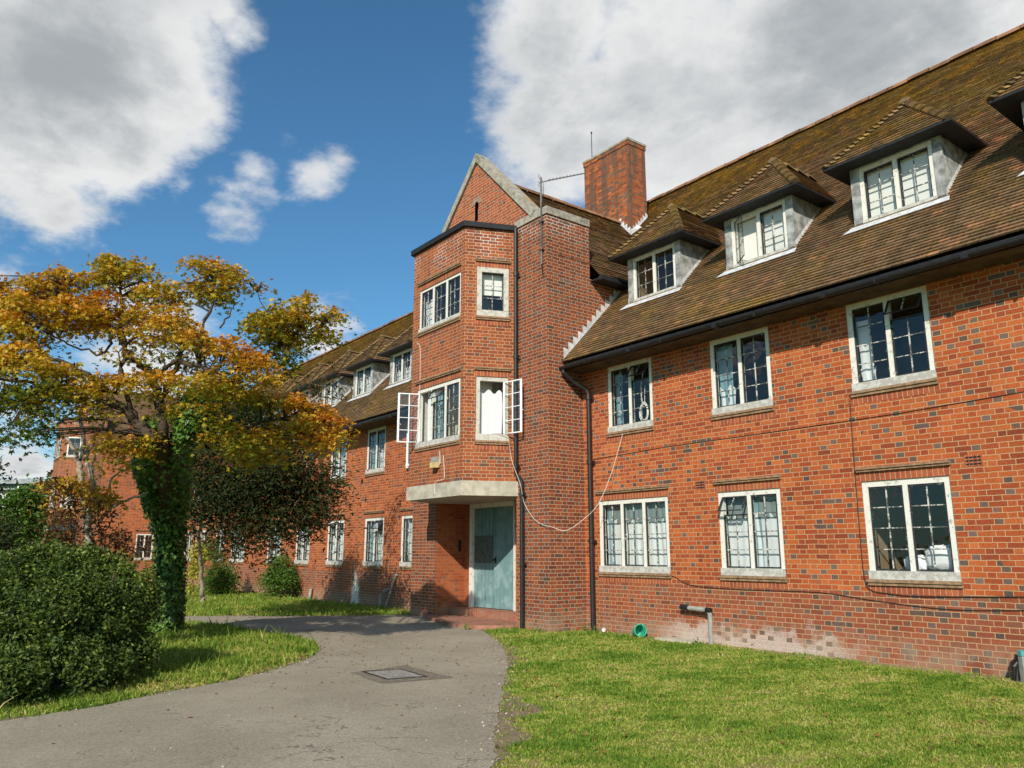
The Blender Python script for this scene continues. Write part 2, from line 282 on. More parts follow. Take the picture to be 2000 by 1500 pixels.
# ------------------------------------------------------------------ mesh builder
class MB:
    def __init__(s): s.v = []; s.f = []; s.mi = []; s.uv = []
    def face(s, pts, mi=0, uvs=None):
        b = len(s.v); s.v += [tuple(p) for p in pts]; s.f.append(tuple(range(b, b+len(pts)))); s.mi.append(mi)
        if uvs is None:
            p = [Vector(q) for q in pts]; n = (p[1]-p[0]).cross(p[2]-p[0])
            if n.length < 1e-12 and len(p) > 3: n = (p[2]-p[0]).cross(p[3]-p[0])
            if n.length: n.normalize()
            if abs(n.z) > 0.9: uvs = [(q.x, q.y) for q in p]
            else:
                e = Vector((-n.y, n.x, 0)).normalized(); uvs = [(q.dot(e), q.z) for q in p]
        s.uv += uvs
    def box(s, x0, x1, y0, y1, z0, z1, mi=0):
        if x0 > x1: x0, x1 = x1, x0
        if y0 > y1: y0, y1 = y1, y0
        if z0 > z1: z0, z1 = z1, z0
        A = [(x0,y0,z0),(x1,y0,z0),(x1,y1,z0),(x0,y1,z0),(x0,y0,z1),(x1,y0,z1),(x1,y1,z1),(x0,y1,z1)]
        for q in ((0,3,2,1),(4,5,6,7),(0,1,5,4),(1,2,6,5),(2,3,7,6),(3,0,4,7)): s.face([A[i] for i in q], mi)
    def lbox(s, F, u0, u1, v0, v1, w0, w1, mi=0):          # box in a local frame (O,u,v,w)
        A = [F(u, v, w) for w in (w0, w1) for (u, v) in ((u0,v0),(u1,v0),(u1,v1),(u0,v1))]
        for q in ((0,3,2,1),(4,5,6,7),(0,1,5,4),(1,2,6,5),(2,3,7,6),(3,0,4,7)): s.face([A[i] for i in q], mi)
    def tube(s, pts, rad, n=8, mi=0, cap=True):
        pts = [Vector(p) for p in pts]; rad = rad if isinstance(rad, (list, tuple)) else [rad]*len(pts)
        rings = []; up = Vector((0.13, 0.21, 1)).normalized()
        for i, p in enumerate(pts):
            d = (pts[min(i+1, len(pts)-1)] - pts[max(i-1, 0)]).normalized()
            a = d.cross(up)
            if a.length < 1e-3: a = d.cross(Vector((1, 0, 0)))
            a.normalize(); b = d.cross(a)
            rings.append([p + (a*math.cos(t)+b*math.sin(t))*rad[i] for t in [2*math.pi*k/n for k in range(n)]])
        b0 = len(s.v)
        for r in rings: s.v += [tuple(q) for q in r]
        for i in range(len(rings)-1):
            for k in range(n):
                k2 = (k+1) % n
                s.f.append((b0+i*n+k, b0+i*n+k2, b0+(i+1)*n+k2, b0+(i+1)*n+k)); s.mi.append(mi)
                s.uv += [(k/n, i), ((k+1)/n, i), ((k+1)/n, i+1), (k/n, i+1)]
        if cap:
            for off, rev in ((0, True), ((len(rings)-1)*n, False)):
                ids = [b0+off+k for k in range(n)]; ids = ids[::-1] if rev else ids
                s.f.append(tuple(ids)); s.mi.append(mi); s.uv += [(0, 0)]*n
    def build(s, name, mats, parent=None, smooth=False, col=None):
        me = bpy.data.meshes.new(name); me.from_pydata(s.v, [], s.f)
        mats = mats if isinstance(mats, (list, tuple)) else [mats]
        for m in mats: me.materials.append(m)
        if len(mats) > 1: me.polygons.foreach_set('material_index', s.mi)
        uvl = me.uv_layers.new(name='UVMap'); uvl.data.foreach_set('uv', np.array(s.uv, dtype=np.float32).ravel())
        if smooth: me.polygons.foreach_set('use_smooth', [True]*len(me.polygons))
        me.update(); o = bpy.data.objects.new(name, me); COL.objects.link(o)
        if parent is not None: o.parent = parent
        return o

def tag(o, label=None, cat=None, group=None, kind=None):
    if label: o['label'] = label
    if cat: o['category'] = cat
    if group: o['group'] = group
    if kind: o['kind'] = kind
    return o
def empty(name, loc=(0, 0, 0), **kw):
    o = bpy.data.objects.new(name, None); COL.objects.link(o); o.location = loc; return tag(o, **kw)

def wall(mb, O, u, L, z0, z1, holes=(), rev=0.12, mi=0, rmi=None, ubase=0.0):
    """vertical wall from O along unit u; outward normal = u x z ; holes (u0,u1,z0,z1)"""
    O = Vector(O); u = Vector(u).normalized(); n = u.cross(Vector((0, 0, 1)))
    us = sorted({0.0, L, *[h[0] for h in holes], *[h[1] for h in holes]}); us = [a for a in us if -1e-6 <= a <= L+1e-6]
    zs = sorted({z0, z1, *[h[2] for h in holes], *[h[3] for h in holes]}); zs = [a for a in zs if z0-1e-6 <= a <= z1+1e-6]
    def P(a, z, w=0): q = O+u*a+n*w; return (q.x, q.y, z)
    for a, b in zip(us, us[1:]):
        for c, d in zip(zs, zs[1:]):
            ma, mz = (a+b)/2, (c+d)/2
            if any(h[0] < ma < h[1] and h[2] < mz < h[3] for h in holes): continue
            mb.face([P(a, c), P(b, c), P(b, d), P(a, d)], mi, [(ubase+a, c), (ubase+b, c), (ubase+b, d), (ubase+a, d)])
    rmi = mi if rmi is None else rmi
    for (a, b, c, d) in holes:
        r = -rev
        mb.face([P(a, c), P(a, d), P(a, d, r), P(a, c, r)], rmi, [(0, c), (0, d), (rev, d), (rev, c)])
        mb.face([P(b, c, r), P(b, d, r), P(b, d), P(b, c)], rmi, [(rev, c), (rev, d), (0, d), (0, c)])
        mb.face([P(a, d), P(b, d), P(b, d, r), P(a, d, r)], rmi, [(a, 0), (b, 0), (b, rev), (a, rev)])
        mb.face([P(a, c, r), P(b, c, r), P(b, c), P(a, c)], rmi, [(a, rev), (b, rev), (b, 0), (a, 0)])

# ------------------------------------------------------------------ the building
BLD = empty('brick_building', (-14.87, 0, 0), label='long red brick building with tiled roof, dormers and a gabled entrance bay', cat='building')
def bp(mb, name, mats, parent=None, smooth=False, label=None):
    o = mb.build(name, mats, None, smooth)
    pr = parent or BLD
    o.parent = pr; o.matrix_parent_inverse = (Matrix.Translation(-Vector(BLD.location)) if pr is BLD else Matrix.Identity(4))
    if label: o['label'] = label
    return o

def curtain_mesh(F, u0, u1, v0, v1, w, amp=0.009, waves=0.15, drape=0.0, seed=0):
    mb = MB(); N = max(10, int((u1-u0)/0.018)); Mz = 6; rr = random.Random(seed); ph = rr.random()*6
    def pt(i, j):
        f = i/N; g = j/Mz; uu = u0+(u1-u0)*f; 
        a = amp*math.sin(uu/waves*6.28+ph+0.5*math.sin(g*3+ph))*(0.6+0.4*math.sin(uu*7+ph))
        top = v1 - drape*(0.5+0.5*math.sin(uu/0.23*6.28+ph))
        return F(uu+0.012*math.sin(g*4+uu*9), v0+(top-v0)*g, w+a)
    for i in range(N):
        for j in range(Mz): mb.face([pt(i, j), pt(i+1, j), pt(i+1, j+1), pt(i, j+1)])
    return mb

def window(O, u, w, h, lights, rows, frame=0.085, sillh=0.12, sill=True, hood=False, soldb=False, mf=None, curtain=None, opens=(), vents=(), room='dark',
           roomd=2.2, rex=0.25, label=None, depth=0.02, tilesill=True, detail=True, cols=2, blind=None):
    """O: lower-left corner of opening on wall face (seen from outside), u: unit right."""
    O = Vector(O); u = Vector(u).normalized(); n = u.cross(Vector((0, 0, 1)))
    def F(a, b, c): q = O+u*a+n*c; return (q.x, q.y, q.z+b)
    mf = mf or M_frame
    mb = MB(); d0, d1 = -0.11, -depth
    sh = sillh
    mb.lbox(F, 0, frame, sh, h-frame, d0, d1); mb.lbox(F, w-frame, w, sh, h-frame, d0, d1); mb.lbox(F, 0, w, h-frame, h, d0, d1)
    iw = (w-2*frame); ml = 0.07; lw = (iw-(lights-1)*ml)/lights
    for k in range(1, lights):
        a = frame+k*lw+(k-1)*ml; mb.lbox(F, a, a+ml, sh, h-frame, d0, d1)
    root = bp(mb, 'window', mf, label=label)
    s = MB(); s.lbox(F, -0.0, w, 0, sh, d0, 0.022); bp(s, 'window_sill', M_sillp if mf is M_frame else mf, root)
    if tilesill:
        s = MB(); s.lbox(F, -0.02, w+0.02, -0.042, -0.002, -0.05, 0.055); s.lbox(F, -0.02, w+0.02, -0.085, -0.044, -0.05, 0.035); bp(s, 'tile_sill', M_crease, root)
    if soldb:
        s = MB(); s.lbox(F, -0.03, w+0.03, -0.195, -0.087, -0.05, 0.003); bp(s, 'soldier_course', M_sold, root)
    if hood:
        s = MB(); s.lbox(F, -0.03, w+0.03, 0.002+h, h+0.135, -0.05, 0.003); bp(s, 'soldier_course', M_sold, root)
        s = MB(); s.lbox(F, -0.04, w+0.04, h+0.137, h+0.168, -0.03, 0.045); s.lbox(F, -0.04, w+0.04, h+0.170, h+0.2, -0.03, 0.065); bp(s, 'hood_tiles', M_crease, root)
    vt = sh; H = h-frame-sh; rh = H/rows
    for k in range(lights):
        a0 = frame+k*(lw+ml); a1 = a0+lw
        op = dict(opens).get(k)
        vent = k in vents
        def casement(G, W, v0, v1, r, mat, nm='casement'):
            c = MB(); b = 0.024; g = 0.015
            c.lbox(G, 0, b, v0, v1, -0.015, 0.015); c.lbox(G, W-b, W, v0, v1, -0.015, 0.015)
            c.lbox(G, b, W-b, v0, v0+b, -0.015, 0.015); c.lbox(G, b, W-b, v1-b, v1, -0.015, 0.015)
            for q in range(1, cols): x = W*q/cols; c.lbox(G, x-g/2, x+g/2, v0+b, v1-b, -0.008, 0.009, 1)
            for q in range(1, r): y = v0+(v1-v0)*q/r; c.lbox(G, b, W-b, y-g/2, y+g/2, -0.009, 0.010, 1)
            o = bp(c, nm, [mat, M_bars if mat is M_case else mat], root)
            p = MB(); p.face([G(b*0.5, v0+b*0.5, 0), G(W-b*0.5, v0+b*0.5, 0), G(W-b*0.5, v1-b*0.5, 0), G(b*0.5, v1-b*0.5, 0)]); bp(p, 'pane', M_glass, root)
        if op is not None:
            ang, side = op        # side: 'L' hinge on left
            ca, sa = math.cos(R_(ang)), math.sin(R_(ang))
            if side == 'L': G = lambda x, y, z: F(a0+x*ca-z*sa*-1, y, -0.03+x*sa+z*ca)
            else: G = lambda x, y, z: F(a1-(lw-x)*ca-z*sa, y, -0.03+(lw-x)*sa+z*ca)
            casement(G, lw, vt+0.005, h-frame-0.005, rows, M_casew if ang > 60 else M_case, 'open_casement')
            if detail:
                hd = MB(); xx = lw-0.03 if side == 'L' else 0.03; sgn = -1 if side == 'L' else 1
                hd.tube([G(xx, vt+H*0.42, -0.015), G(xx, vt+H*0.42, -0.06), G(xx+sgn*0.05, vt+H*0.40, -0.065), G(xx+sgn*0.09, vt+H*0.36, -0.06)], 0.008, 6); bp(hd, 'casement_handle', M_casew, root)
                st = MB(); st.tube([G(lw*0.5, vt+0.0, 0), F((a0+a1)/2, vt+0.01, -0.03)], 0.006, 5); bp(st, 'casement_stay', M_black, root)
        elif vent:
            vh = rh
            G0 = lambda x, y, z: F(a0+x, y, -0.05+z)
            casement(G0, lw, vt+0.003, h-frame-vh-0.003, rows-1, M_case)
            ang = R_(32); hy = h-frame
            G = lambda x, y, z: F(a0+x, hy-(hy-y)*math.cos(ang)-z*math.sin(ang)*0, -0.03+(hy-y)*math.sin(ang)+z)
            casement(G, lw, h-frame-vh, h-frame-0.004, 1, M_case, 'vent_light')
        else:
            G = lambda x, y, z: F(a0+x, y, -0.05+z)
            casement(G, lw, vt+0.003, h-frame-0.003, rows, M_case)
            if detail and k == 0:
                hd = MB(); hd.tube([F(a1-0.035, vt+H*0.42, -0.075), F(a1-0.06, vt+H*0.36, -0.10)], 0.008, 5); bp(hd, 'casement_handle', M_casew, root)
    # room behind
    if room:
        rm = MB(); ex = rex; e2 = 0.2; D = -roomd; z0_ = -e2; z1_ = h+e2
        c = [F(-ex, z0_, D), F(w+ex, z0_, D), F(w+ex, z1_, D), F(-ex, z1_, D)]; f = [F(-ex, z0_, -0.125), F(w+ex, z0_, -0.125), F(w+ex, z1_, -0.125), F(-ex, z1_, -0.125)]
        rm.face(c); rm.face([f[0], c[0], c[3], f[3]]); rm.face([c[1], f[1], f[2], c[2]]); rm.face([f[0], f[1], c[1], c[0]]); rm.face([c[3], c[2], f[2], f[3]])
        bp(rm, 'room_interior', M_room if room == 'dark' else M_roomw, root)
    if curtain:
        for i, (kind, a, b, v0, v1, mat) in enumerate(curtain):
            uu0, uu1 = frame+iw*a, frame+iw*b; vv0, vv1 = sh+H*v0, sh+H*v1
            if kind == 'flat':
                c = MB(); c.lbox(F, uu0, uu1, vv0, vv1, -0.155, -0.145); bp(c, 'blind', mat, root)
            else:
                c = curtain_mesh(F, uu0, uu1, vv0-0.02, vv1, -0.15, drape=0.09 if kind == 'net' else 0.0, seed=int(abs(O.x)*97)+i); bp(c, 'curtain', mat, root, smooth=True)
    return root

XR, XL, CX = -12.2, -17.6, -14.87
ZE = 5.42
def roofz(y): return 6.05+1.04*y
RY = 5.7; RZ = roofz(RY)
XFAR = -47.2
gfz0, gfh = 1.148, 1.40; ffz0, ffh = 3.905, 1.37

net = lambda a=0, b=1, t=0.72, m=None: ('net', a, b, 0, t, m or M_net)
X1 = (1, 0, 0)
GF = [(-10.845, 1.85, 3, dict(curtain=[net(0.0, 0.33, 0.76), net(0.35, 0.66, 0.76), net(0.67, 1.0, 0.76), ('cloth', 0, 1, 0.70, 1, M_dull), ('cloth', 0, 0.13, 0, 1, M_teal)], label='three-light window with net curtains over a grey painted sill')),
      (-8.155, 1.25, 2, dict(curtain=[net(0, 0.49, 0.76), net(0.50, 1.0, 0.76), ('cloth', 0, 1, 0.7, 1, M_dull), ('cloth', 0.5, 0.62, 0, 1, M_teal)], vents=(0,), label='two-light window with net curtains and a tilted top pane')),
      (-5.52, 1.26, 2, dict(room='dark', roomd=3.0, label='two-light window into an unlit brown room')),
      (-2.9, 1.26, 2, dict())]
FF = [(-10.815, 1.23, 2, dict(curtain=[('cloth', 0, 0.2, 0, 0.95, M_teal)], vents=(1,), label='upper two-light window with a coil of cable inside')),
      (-8.165, 1.25, 2, dict(curtain=[('cloth', 0.0, 0.28, 0, 0.98, M_teal), net(0.0, 0.3, 0.35)], label='upper two-light window with a pale teal curtain')),
      (-5.525, 1.24, 2, dict(curtain=[('cloth', 0, 0.2, 0, 0.85, M_net), net(0, 0.22, 0.25)], vents=(1,), label='upper two-light window with tilted top pane and thin curtain')),
      (-2.9, 1.25, 2, dict())]
mbw = MB()
holes = []
for (c, w, l, kw) in GF: holes.append((c-w/2-XR, c+w/2-XR, gfz0, gfz0+gfh))
for (c, w, l, kw) in FF: holes.append((c-w/2-XR, c+w/2-XR, ffz0, ffz0+ffh))
wall(mbw, (XR, 0, 0), X1, 16.2, -0.3, ZE, holes)
wall(mbw, (4, 0, 0), (0, 1, 0), 2*RY, -0.3, ZE, [])
wall(mbw, (4, 2*RY, 0), (-1, 0, 0), 51, -0.3, ZE, [])
mbw.face([(4, 0, ZE), (4, 2*RY, ZE), (4, RY, RZ-0.1)])
bp(mbw, 'wall', M_brick)
for (c, w, l, kw) in GF: window((c-w/2, 0, gfz0), X1, w, gfh, l, 4, hood=True, soldb=True, **kw)
for (c, w, l, kw) in FF: window((c-w/2, 0, ffz0), X1, w, ffh, l, 4, soldb=True, **kw)

GL = [(-19.24, 1.25), (-21.5, 1.23), (-24.15, 1.25), (-26.8, 1.22), (-29.5, 1.4), (-33.6, 1.7), (-36.0, 1.2), (-38.4, 1.2), (-40.8, 1.35), (-43.4, 1.25)]
FL = [(-19.0, 1.2), (-21.56, 1.2), (-24.2, 1.2), (-26.9, 1.2), (-29.5, 1.2), (-32.2, 1.2), (-34.8, 1.2), (-37.4, 1.2), (-40.1, 1.2), (-42.8, 1.2)]
mbl = MB(); holes = []
for c, w in GL: holes.append((c-w/2-XFAR, c+w/2-XFAR, gfz0, gfz0+gfh))
for c, w in FL: holes.append((c-w/2-XFAR, c+w/2-XFAR, ffz0, ffz0+ffh))
wall(mbl, (XFAR, 0, 0), X1, XL-XFAR, -0.3, ZE, holes)
bp(mbl, 'wall', M_brick)
for i, (c, w) in enumerate(GL):
    cur = [[net(0.1, 1, 0.95)], [('cloth', 0, 0.44, 0, 0.97, M_teal), net(0.52, 1, 0.7)], [net(0, 0.48, 0.75), ('cloth', 0.54, 0.98, 0, 0.8, M_net)], [('cloth', 0, 0.45, 0, 0.9, M_roomw), net(0.6, 1, 0.45)]][i % 4]
    window((c-w/2, 0, gfz0), X1, w, gfh, 2, 4, hood=True, curtain=cur, vents=((1,) if i == 1 else ()), room='light', roomd=1.2, detail=i < 3)
for i, (c, w) in enumerate(FL):
    cur = [[net(0, 1, 0.3)], [('cloth', 0, 0.45, 0, 0.97, M_teal), net(0.52, 1, 0.5)], [net(0.05, 1, 0.9)], [net(0, 0.4, 0.9)]][i % 4]
    window((c-w/2, 0, ffz0), X1, w, ffh, 2, 4, curtain=cur, room='light', roomd=1.2, detail=i < 3)

# ---- tiled planes
def tiles(mb, O, e, s, n, poly, gauge=0.1, seg=0.165, lip=0.028, holes=(), uoff=0.0, jit=0.004):
    """poly: convex polygon in (u,v) plane coordinates"""
    O, e, s, n = Vector(O), Vector(e).normalized(), Vector(s).normalized(), Vector(n).normalized()
    vmax = max(p[1] for p in poly); vmin = min(p[1] for p in poly)
    def ext(v):
        xs = []
        for (a, b) in zip(poly, poly[1:]+poly[:1]):
            if (a[1]-v)*(b[1]-v) <= 0 and abs(a[1]-b[1]) > 1e-9:
                t = (v-a[1])/(b[1]-a[1]); xs.append(a[0]+(b[0]-a[0])*t)
            elif abs(a[1]-b[1]) <= 1e-9 and abs(a[1]-v) < 1e-6: xs += [a[0], b[0]]
        return (min(xs), max(xs)) if xs else None
    rows = int(math.ceil((vmax-vmin)/gauge-1e-6)); rr = random.Random(len(mb.v)+int(O.x*10))
    for r in range(rows):
        v0 = vmin+r*gauge; v1 = min(vmax, v0+gauge)
        a = ext(v0+1e-6); b = ext(v1-1e-6)
        if not a or not b: continue
        wid = max(a[1]-a[0], b[1]-b[0]); N = max(1, int(round(wid/seg)))
        hj = rr.uniform(-jit, jit)
        for k in range(N):
            f0, f1 = k/N, (k+1)/N
            u00 = a[0]+(a[1]-a[0])*f0; u10 = a[0]+(a[1]-a[0])*f1; u01 = b[0]+(b[1]-b[0])*f0; u11 = b[0]+(b[1]-b[0])*f1
            um, vm = (u00+u11)/2, (v0+v1)/2
            if any(h[0] < um < h[1] and h[2] < vm < h[3] for h in holes): continue
            l = lip+hj+rr.uniform(-jit, jit); l2 = l+rr.uniform(-jit, jit)*0.6
            sag = rr.uniform(-0.006, 0.004) if rr.random() < 0.3 else 0
            P = lambda uu, vv, h: tuple(O+e*uu+s*vv+n*h)
            q = [P(u00, v0+sag, l), P(u10, v0+sag, l2), P(u11, v1, 0.002), P(u01, v1, 0.002)]
            mb.face(q, 0, [(uoff+u00, v0+.001), (uoff+u10, v0+.001), (uoff+u11, v1-.001), (uoff+u01, v1-.001)])
            mb.face([P(u00, v0+sag, -0.004), P(u10, v0+sag, -0.004), q[1], q[0]], 0, [(uoff+u00, v0+.001), (uoff+u10, v0+.001), (uoff+u10, v0+.002), (uoff+u00, v0+.002)])
SL = Vector((0, 1, 1.04)).normalized(); SN = Vector((0, -1.04, 1)).normalized()
Y0 = -0.56; Z0 = roofz(Y0); LEN = (RY-Y0)*math.hypot(1, 1.04)
def vof(y): return (y-Y0)*math.hypot(1, 1.04)
DR = [-2.89, -5.49, -8.08, -10.68]; DL = [-18.8, -21.4, -24.05, -26.7, -29.3, -32.0, -34.6, -37.2, -39.9, -42.5]
mr = MB()
hl = [(c-0.66-XR, c+0.66-XR, vof(0.82), vof(1.9)) for c in DR]
tiles(mr, (XR, Y0, Z0), (1, 0, 0), SL, SN, [(0, 0), (16.2, 0), (16.2, LEN), (0, LEN)], holes=hl)
bp(mr, 'roof', M_tile)
mr = MB()
tiles(mr, (XL, 1.5, roofz(1.5)), (1, 0, 0), SL, SN, [(0, 0), (5.4, 0), (5.4, vof(RY)-vof(1.5)), (0, vof(RY)-vof(1.5))], uoff=31)
hl = [(c-0.66-XFAR, c+0.66-XFAR, vof(0.82), vof(1.9)) for c in DL]
tiles(mr, (XFAR, Y0, Z0), (1, 0, 0), SL, SN, [(0, 0), (XL-XFAR, 0), (XL-XFAR, LEN), (0, LEN)], seg=0.33, holes=hl, uoff=60)
mr.face([(XFAR, RY, RZ), (4, RY, RZ), (4, 2*RY+.5, Z0), (XFAR, 2*RY+.5, Z0)])
mr.face([(XFAR-4, RY, RZ), (XFAR, RY, RZ), (XFAR, 0, roofz(0)), (XFAR-4, 0, roofz(0))])
bp(mr, 'roof', M_tile)
# ridge tiles
mg = MB(); rr = random.Random(3)
x = -50.0
while x < 4:
    L_ = 0.46; dz = rr.uniform(-0.012, 0.012); N = 6
    pr = [(RY+0.13*math.cos(t), RZ-0.02+dz+0.13*math.sin(t)) for t in [math.pi*k/N for k in range(N+1)]]
    for k in range(N):
        (ya, za), (yb, zb) = pr[k], pr[k+1]
        mg.face([(x, ya, za), (x+L_-0.012, ya, za), (x+L_-0.012, yb, zb), (x, yb, zb)])
    mg.face([(x, a, b) for a, b in pr]); x += L_
bp(mg, 'ridge', M_ridge)

# eaves: soffit, gutter, brackets
def gutter_run(x0, x1, y, z, r=0.065):
    g = MB(); N = 8
    segs = max(1, int((x1-x0)/1.8))
    for sgm in range(segs):
        xa = x0+(x1-x0)*sgm/segs; xb = x0+(x1-x0)*(sgm+1)/segs
        da = 0.010*math.sin(xa*2.1); db = 0.010*math.sin(xb*2.1)
        for k in range(N):
            t0, t1 = math.pi+math.pi*k/N, math.pi+math.pi*(k+1)/N
            P = lambda x, t, d, rr_: (x, y+rr_*math.cos(t), z+d+rr_*math.sin(t))
            g.face([P(xa, t0, da, r), P(xb, t0, db, r), P(xb, t1, db, r), P(xa, t1, da, r)])
        g.box(xb-0.045, xb+0.045, y-r-0.008, y+r, z-r-0.010, z+0.006)
        g.box(xa+0.8, xa+0.825, y-r-0.006, y+r+0.05, z-r-0.006, z+0.008)
    return g
g = gutter_run(XR+0.02, 4, -0.61, 5.34); g.box(XR+0.01, 4, -0.53, -0.50, 5.28, 5.42); bp(g, 'gutter', M_black)
g = gutter_run(XFAR, XL-0.02, -0.61, 5.34); g.box(XFAR, XL-0.01, -0.53, -0.50, 5.28, 5.42); bp(g, 'gutter', M_black)
g = MB(); g.box(XR+0.003, 4, -0.498, -0.003, 5.284, 5.31); g.box(XFAR, XL-0.003, -0.498, -0.003, 5.284, 5.31); bp(g, 'soffit', M_soffit)

# ---- dormers
def bonnets(mb, a, b, r=0.075, step=0.105):
    a, b = Vector(a), Vector(b); d = (b-a); L = d.length; d.normalize(); side = d.cross(Vector((0, 0, 1))).normalized(); up = side.cross(d).normalized()
    n = int(L/step)
    for i in range(n):
        p = a+d*(L*i/n); q = a+d*(L*(i+1.25)/n); N = 6
        r0, r1 = r*1.25, r*0.72; lift0, lift1 = 0.022, -0.004
        c0 = [p+side*(r0*math.cos(t))+up*(r0*0.8*math.sin(t)+lift0-0.02) for t in [math.pi*k/N for k in range(N+1)]]
        c1 = [q+side*(r1*math.cos(t))+up*(r1*0.8*math.sin(t)+lift1-0.02) for t in [math.pi*k/N for k in range(N+1)]]
        for k in range(N): mb.face([c0[k], c0[k+1], c1[k+1], c1[k]], 0, [(i*.165+k*.01, p.z)]*4)
        mb.face([tuple(v) for v in c0], 0, [(i*.165, p.z)]*len(c0))
def dormer(c, near=True, curtain=None, opens=(), vents=(), label=None, room='dark', rows=3):
    yd = 0.72; zb = roofz(yd)-0.10; zt = 7.80; hw = 0.73
    w, h = 1.19, 0.975; z0 = 6.81
    m = MB()
    wall(m, (c-hw, yd, 0), X1, 2*hw, zb, zt+0.05, [(hw-w/2, hw+w/2, z0, z0+h)], rev=0.06)
    y_e = (zt+0.05-6.05)/1.04
    for sx in (-1, 1):
        x = c+sx*hw; pts = [(x, yd, zb), (x, y_e+.1, roofz(y_e+.1)-.1), (x, y_e+.1, zt+0.05), (x, yd, zt+0.05)]
        m.face(pts if sx > 0 else pts[::-1])
    root = bp(m, 'dormer', M_render, label=label)
    cb = MB(); cb.box(c-hw-0.012, c-w/2-0.002, yd-0.012, yd-0.002, z0+0.02, zt); bp(cb, 'corner_board', M_render, root)
    cb = MB(); cb.box(c+w/2+0.002, c+hw+0.012, yd-0.012, yd-0.002, z0+0.02, zt); bp(cb, 'corner_board', M_render, root)
    # window (child of building, like the others)
    window((c-w/2, yd, z0), X1, w, h, 2, rows, frame=0.065, sillh=0.05, curtain=curtain, opens=opens, vents=vents, room=room, roomd=1.0, rex=0.08, depth=0.005, tilesill=False, detail=near)
    # lead apron
    a = MB(); z1 = z0-0.02
    def RP(x, y, k): v = V(x, y, roofz(y))+SN*k; return tuple(v)
    y1 = yd-0.17
    a.face([RP(c-hw-0.14, y1, 0.038), RP(c+hw+0.10, y1, 0.038), (c+hw+0.05, yd-0.035, z1), (c-hw-0.05, yd-0.035, z1)])
    a.face([(c-hw-0.05, yd-0.035, z1), (c+hw+0.05, yd-0.035, z1), (c+hw+0.05, yd+0.0, z1+0.03), (c-hw-0.05, yd+0.0, z1+0.03)])
    for sx in (-1, 1):
        x = c+sx*(hw+0.004)
        q = [(x, yd-0.03, roofz(yd-0.03)+0.02), (x, y_e, roofz(y_e)+0.02), (x, y_e, roofz(y_e)+0.09), (x, yd-0.03, roofz(yd)+0.10)]
        a.face(q if sx > 0 else q[::-1])
    bp(a, 'flashing', M_lead, root)
    # roof
    ov = 1.01; ye = 0.42; ze = 7.85; za = 8.97; ya = 1.42
    yr = (za-6.05)/1.04; yb = (ze-6.05)/1.04
    r = MB()
    sd = Vector((0, ya-ye, za-ze)); Lf = sd.length; nn = Vector((0, -(za-ze), ya-ye)).normalized()
    tiles(r, (c-ov, ye, ze), (1, 0, 0), sd, nn, [(0, 0), (2*ov, 0), (ov+0.001, Lf), (ov-0.001, Lf)], uoff=c)
    for sx in (-1, 1):
        s = Vector((-sx*ov, 0, za-ze)); Ls = s.length; nn = Vector((sx*(za-ze), 0, ov)).normalized()
        # u along +Y for right side, -Y for left so that normals face out
        if sx > 0: tiles(r, (c+ov, ye, ze), (0, 1, 0), s, nn, [(0, 0), (yb-ye+0.12, 0), (yr-ye+0.12, Ls), (ya-ye, Ls)], uoff=c*2)
        else: tiles(r, (c-ov, yb+0.12, ze), (0, -1, 0), s, nn, [(0, 0), (yb-ye+0.12, 0), (yb+0.12-ya, Ls), (yb-yr, Ls)], uoff=c*3)
    rf = bp(r, 'dormer_roof', M_tile if near else M_tile_dk, root)
    b = MB(); bonnets(b, (c-ov, ye, ze), (c, ya, za)); bonnets(b, (c+ov, ye, ze), (c, ya, za)); bonnets(b, (c, ya-0.08, za+0.01), (c, yr+0.05, za+0.01), 0.08, 0.33 if near else 0.5)
    bp(b, 'hip_tiles', M_hip, root)
    # eaves fascia + gutter
    e = MB()
    e.box(c-ov+0.02, c+ov-0.02, ye+0.03, yd-0.002, ze-0.038, ze-0.012)
    e.box(c-ov+0.02, c-hw-0.003, yd, yb+.02, ze-0.038, ze-0.012); e.box(c+hw+0.003, c+ov-0.02, yd, yb+.02, ze-0.038, ze-0.012)
    e.box(c-ov-0.02, c+ov+0.02, ye-0.030, ye+0.02, ze-0.042, ze-0.005)
    for sx in (-1, 1): e.box(c+sx*(ov-0.018), c+sx*(ov+0.03), ye-0.028, yb+0.02, ze-0.040, ze-0.007)
    bp(e, 'dormer_gutter', M_fascia, root)
whiteboard = [('flat', 0, 0.47, 0, 1, M_blind), ('flat', 0.53, 1, 0, 1, M_blind)]
dormer(DR[0])
dormer(DR[1], curtain=whiteboard, label='dormer with white boards behind both lights')
dormer(DR[2], curtain=whiteboard, opens=((0, (38, 'L')),), label='dormer with one casement ajar over white boards')
dormer(DR[3], room='dark', label='dormer next to the chimney with a brown interior')
dormer(DL[0], opens=((0, (78, 'L')),), curtain=[('cloth', 0.05, 0.3, 0, 1, M_net), net(0.5, 1, 0.8)], room='light', label='dormer against the bay with a white casement swung open')
dormer(DL[1], near=False, curtain=[net(0, 1, 0.5)])
for c in DL[2:]: dormer(c, near=False, curtain=[net(0, 1, 0.7)])

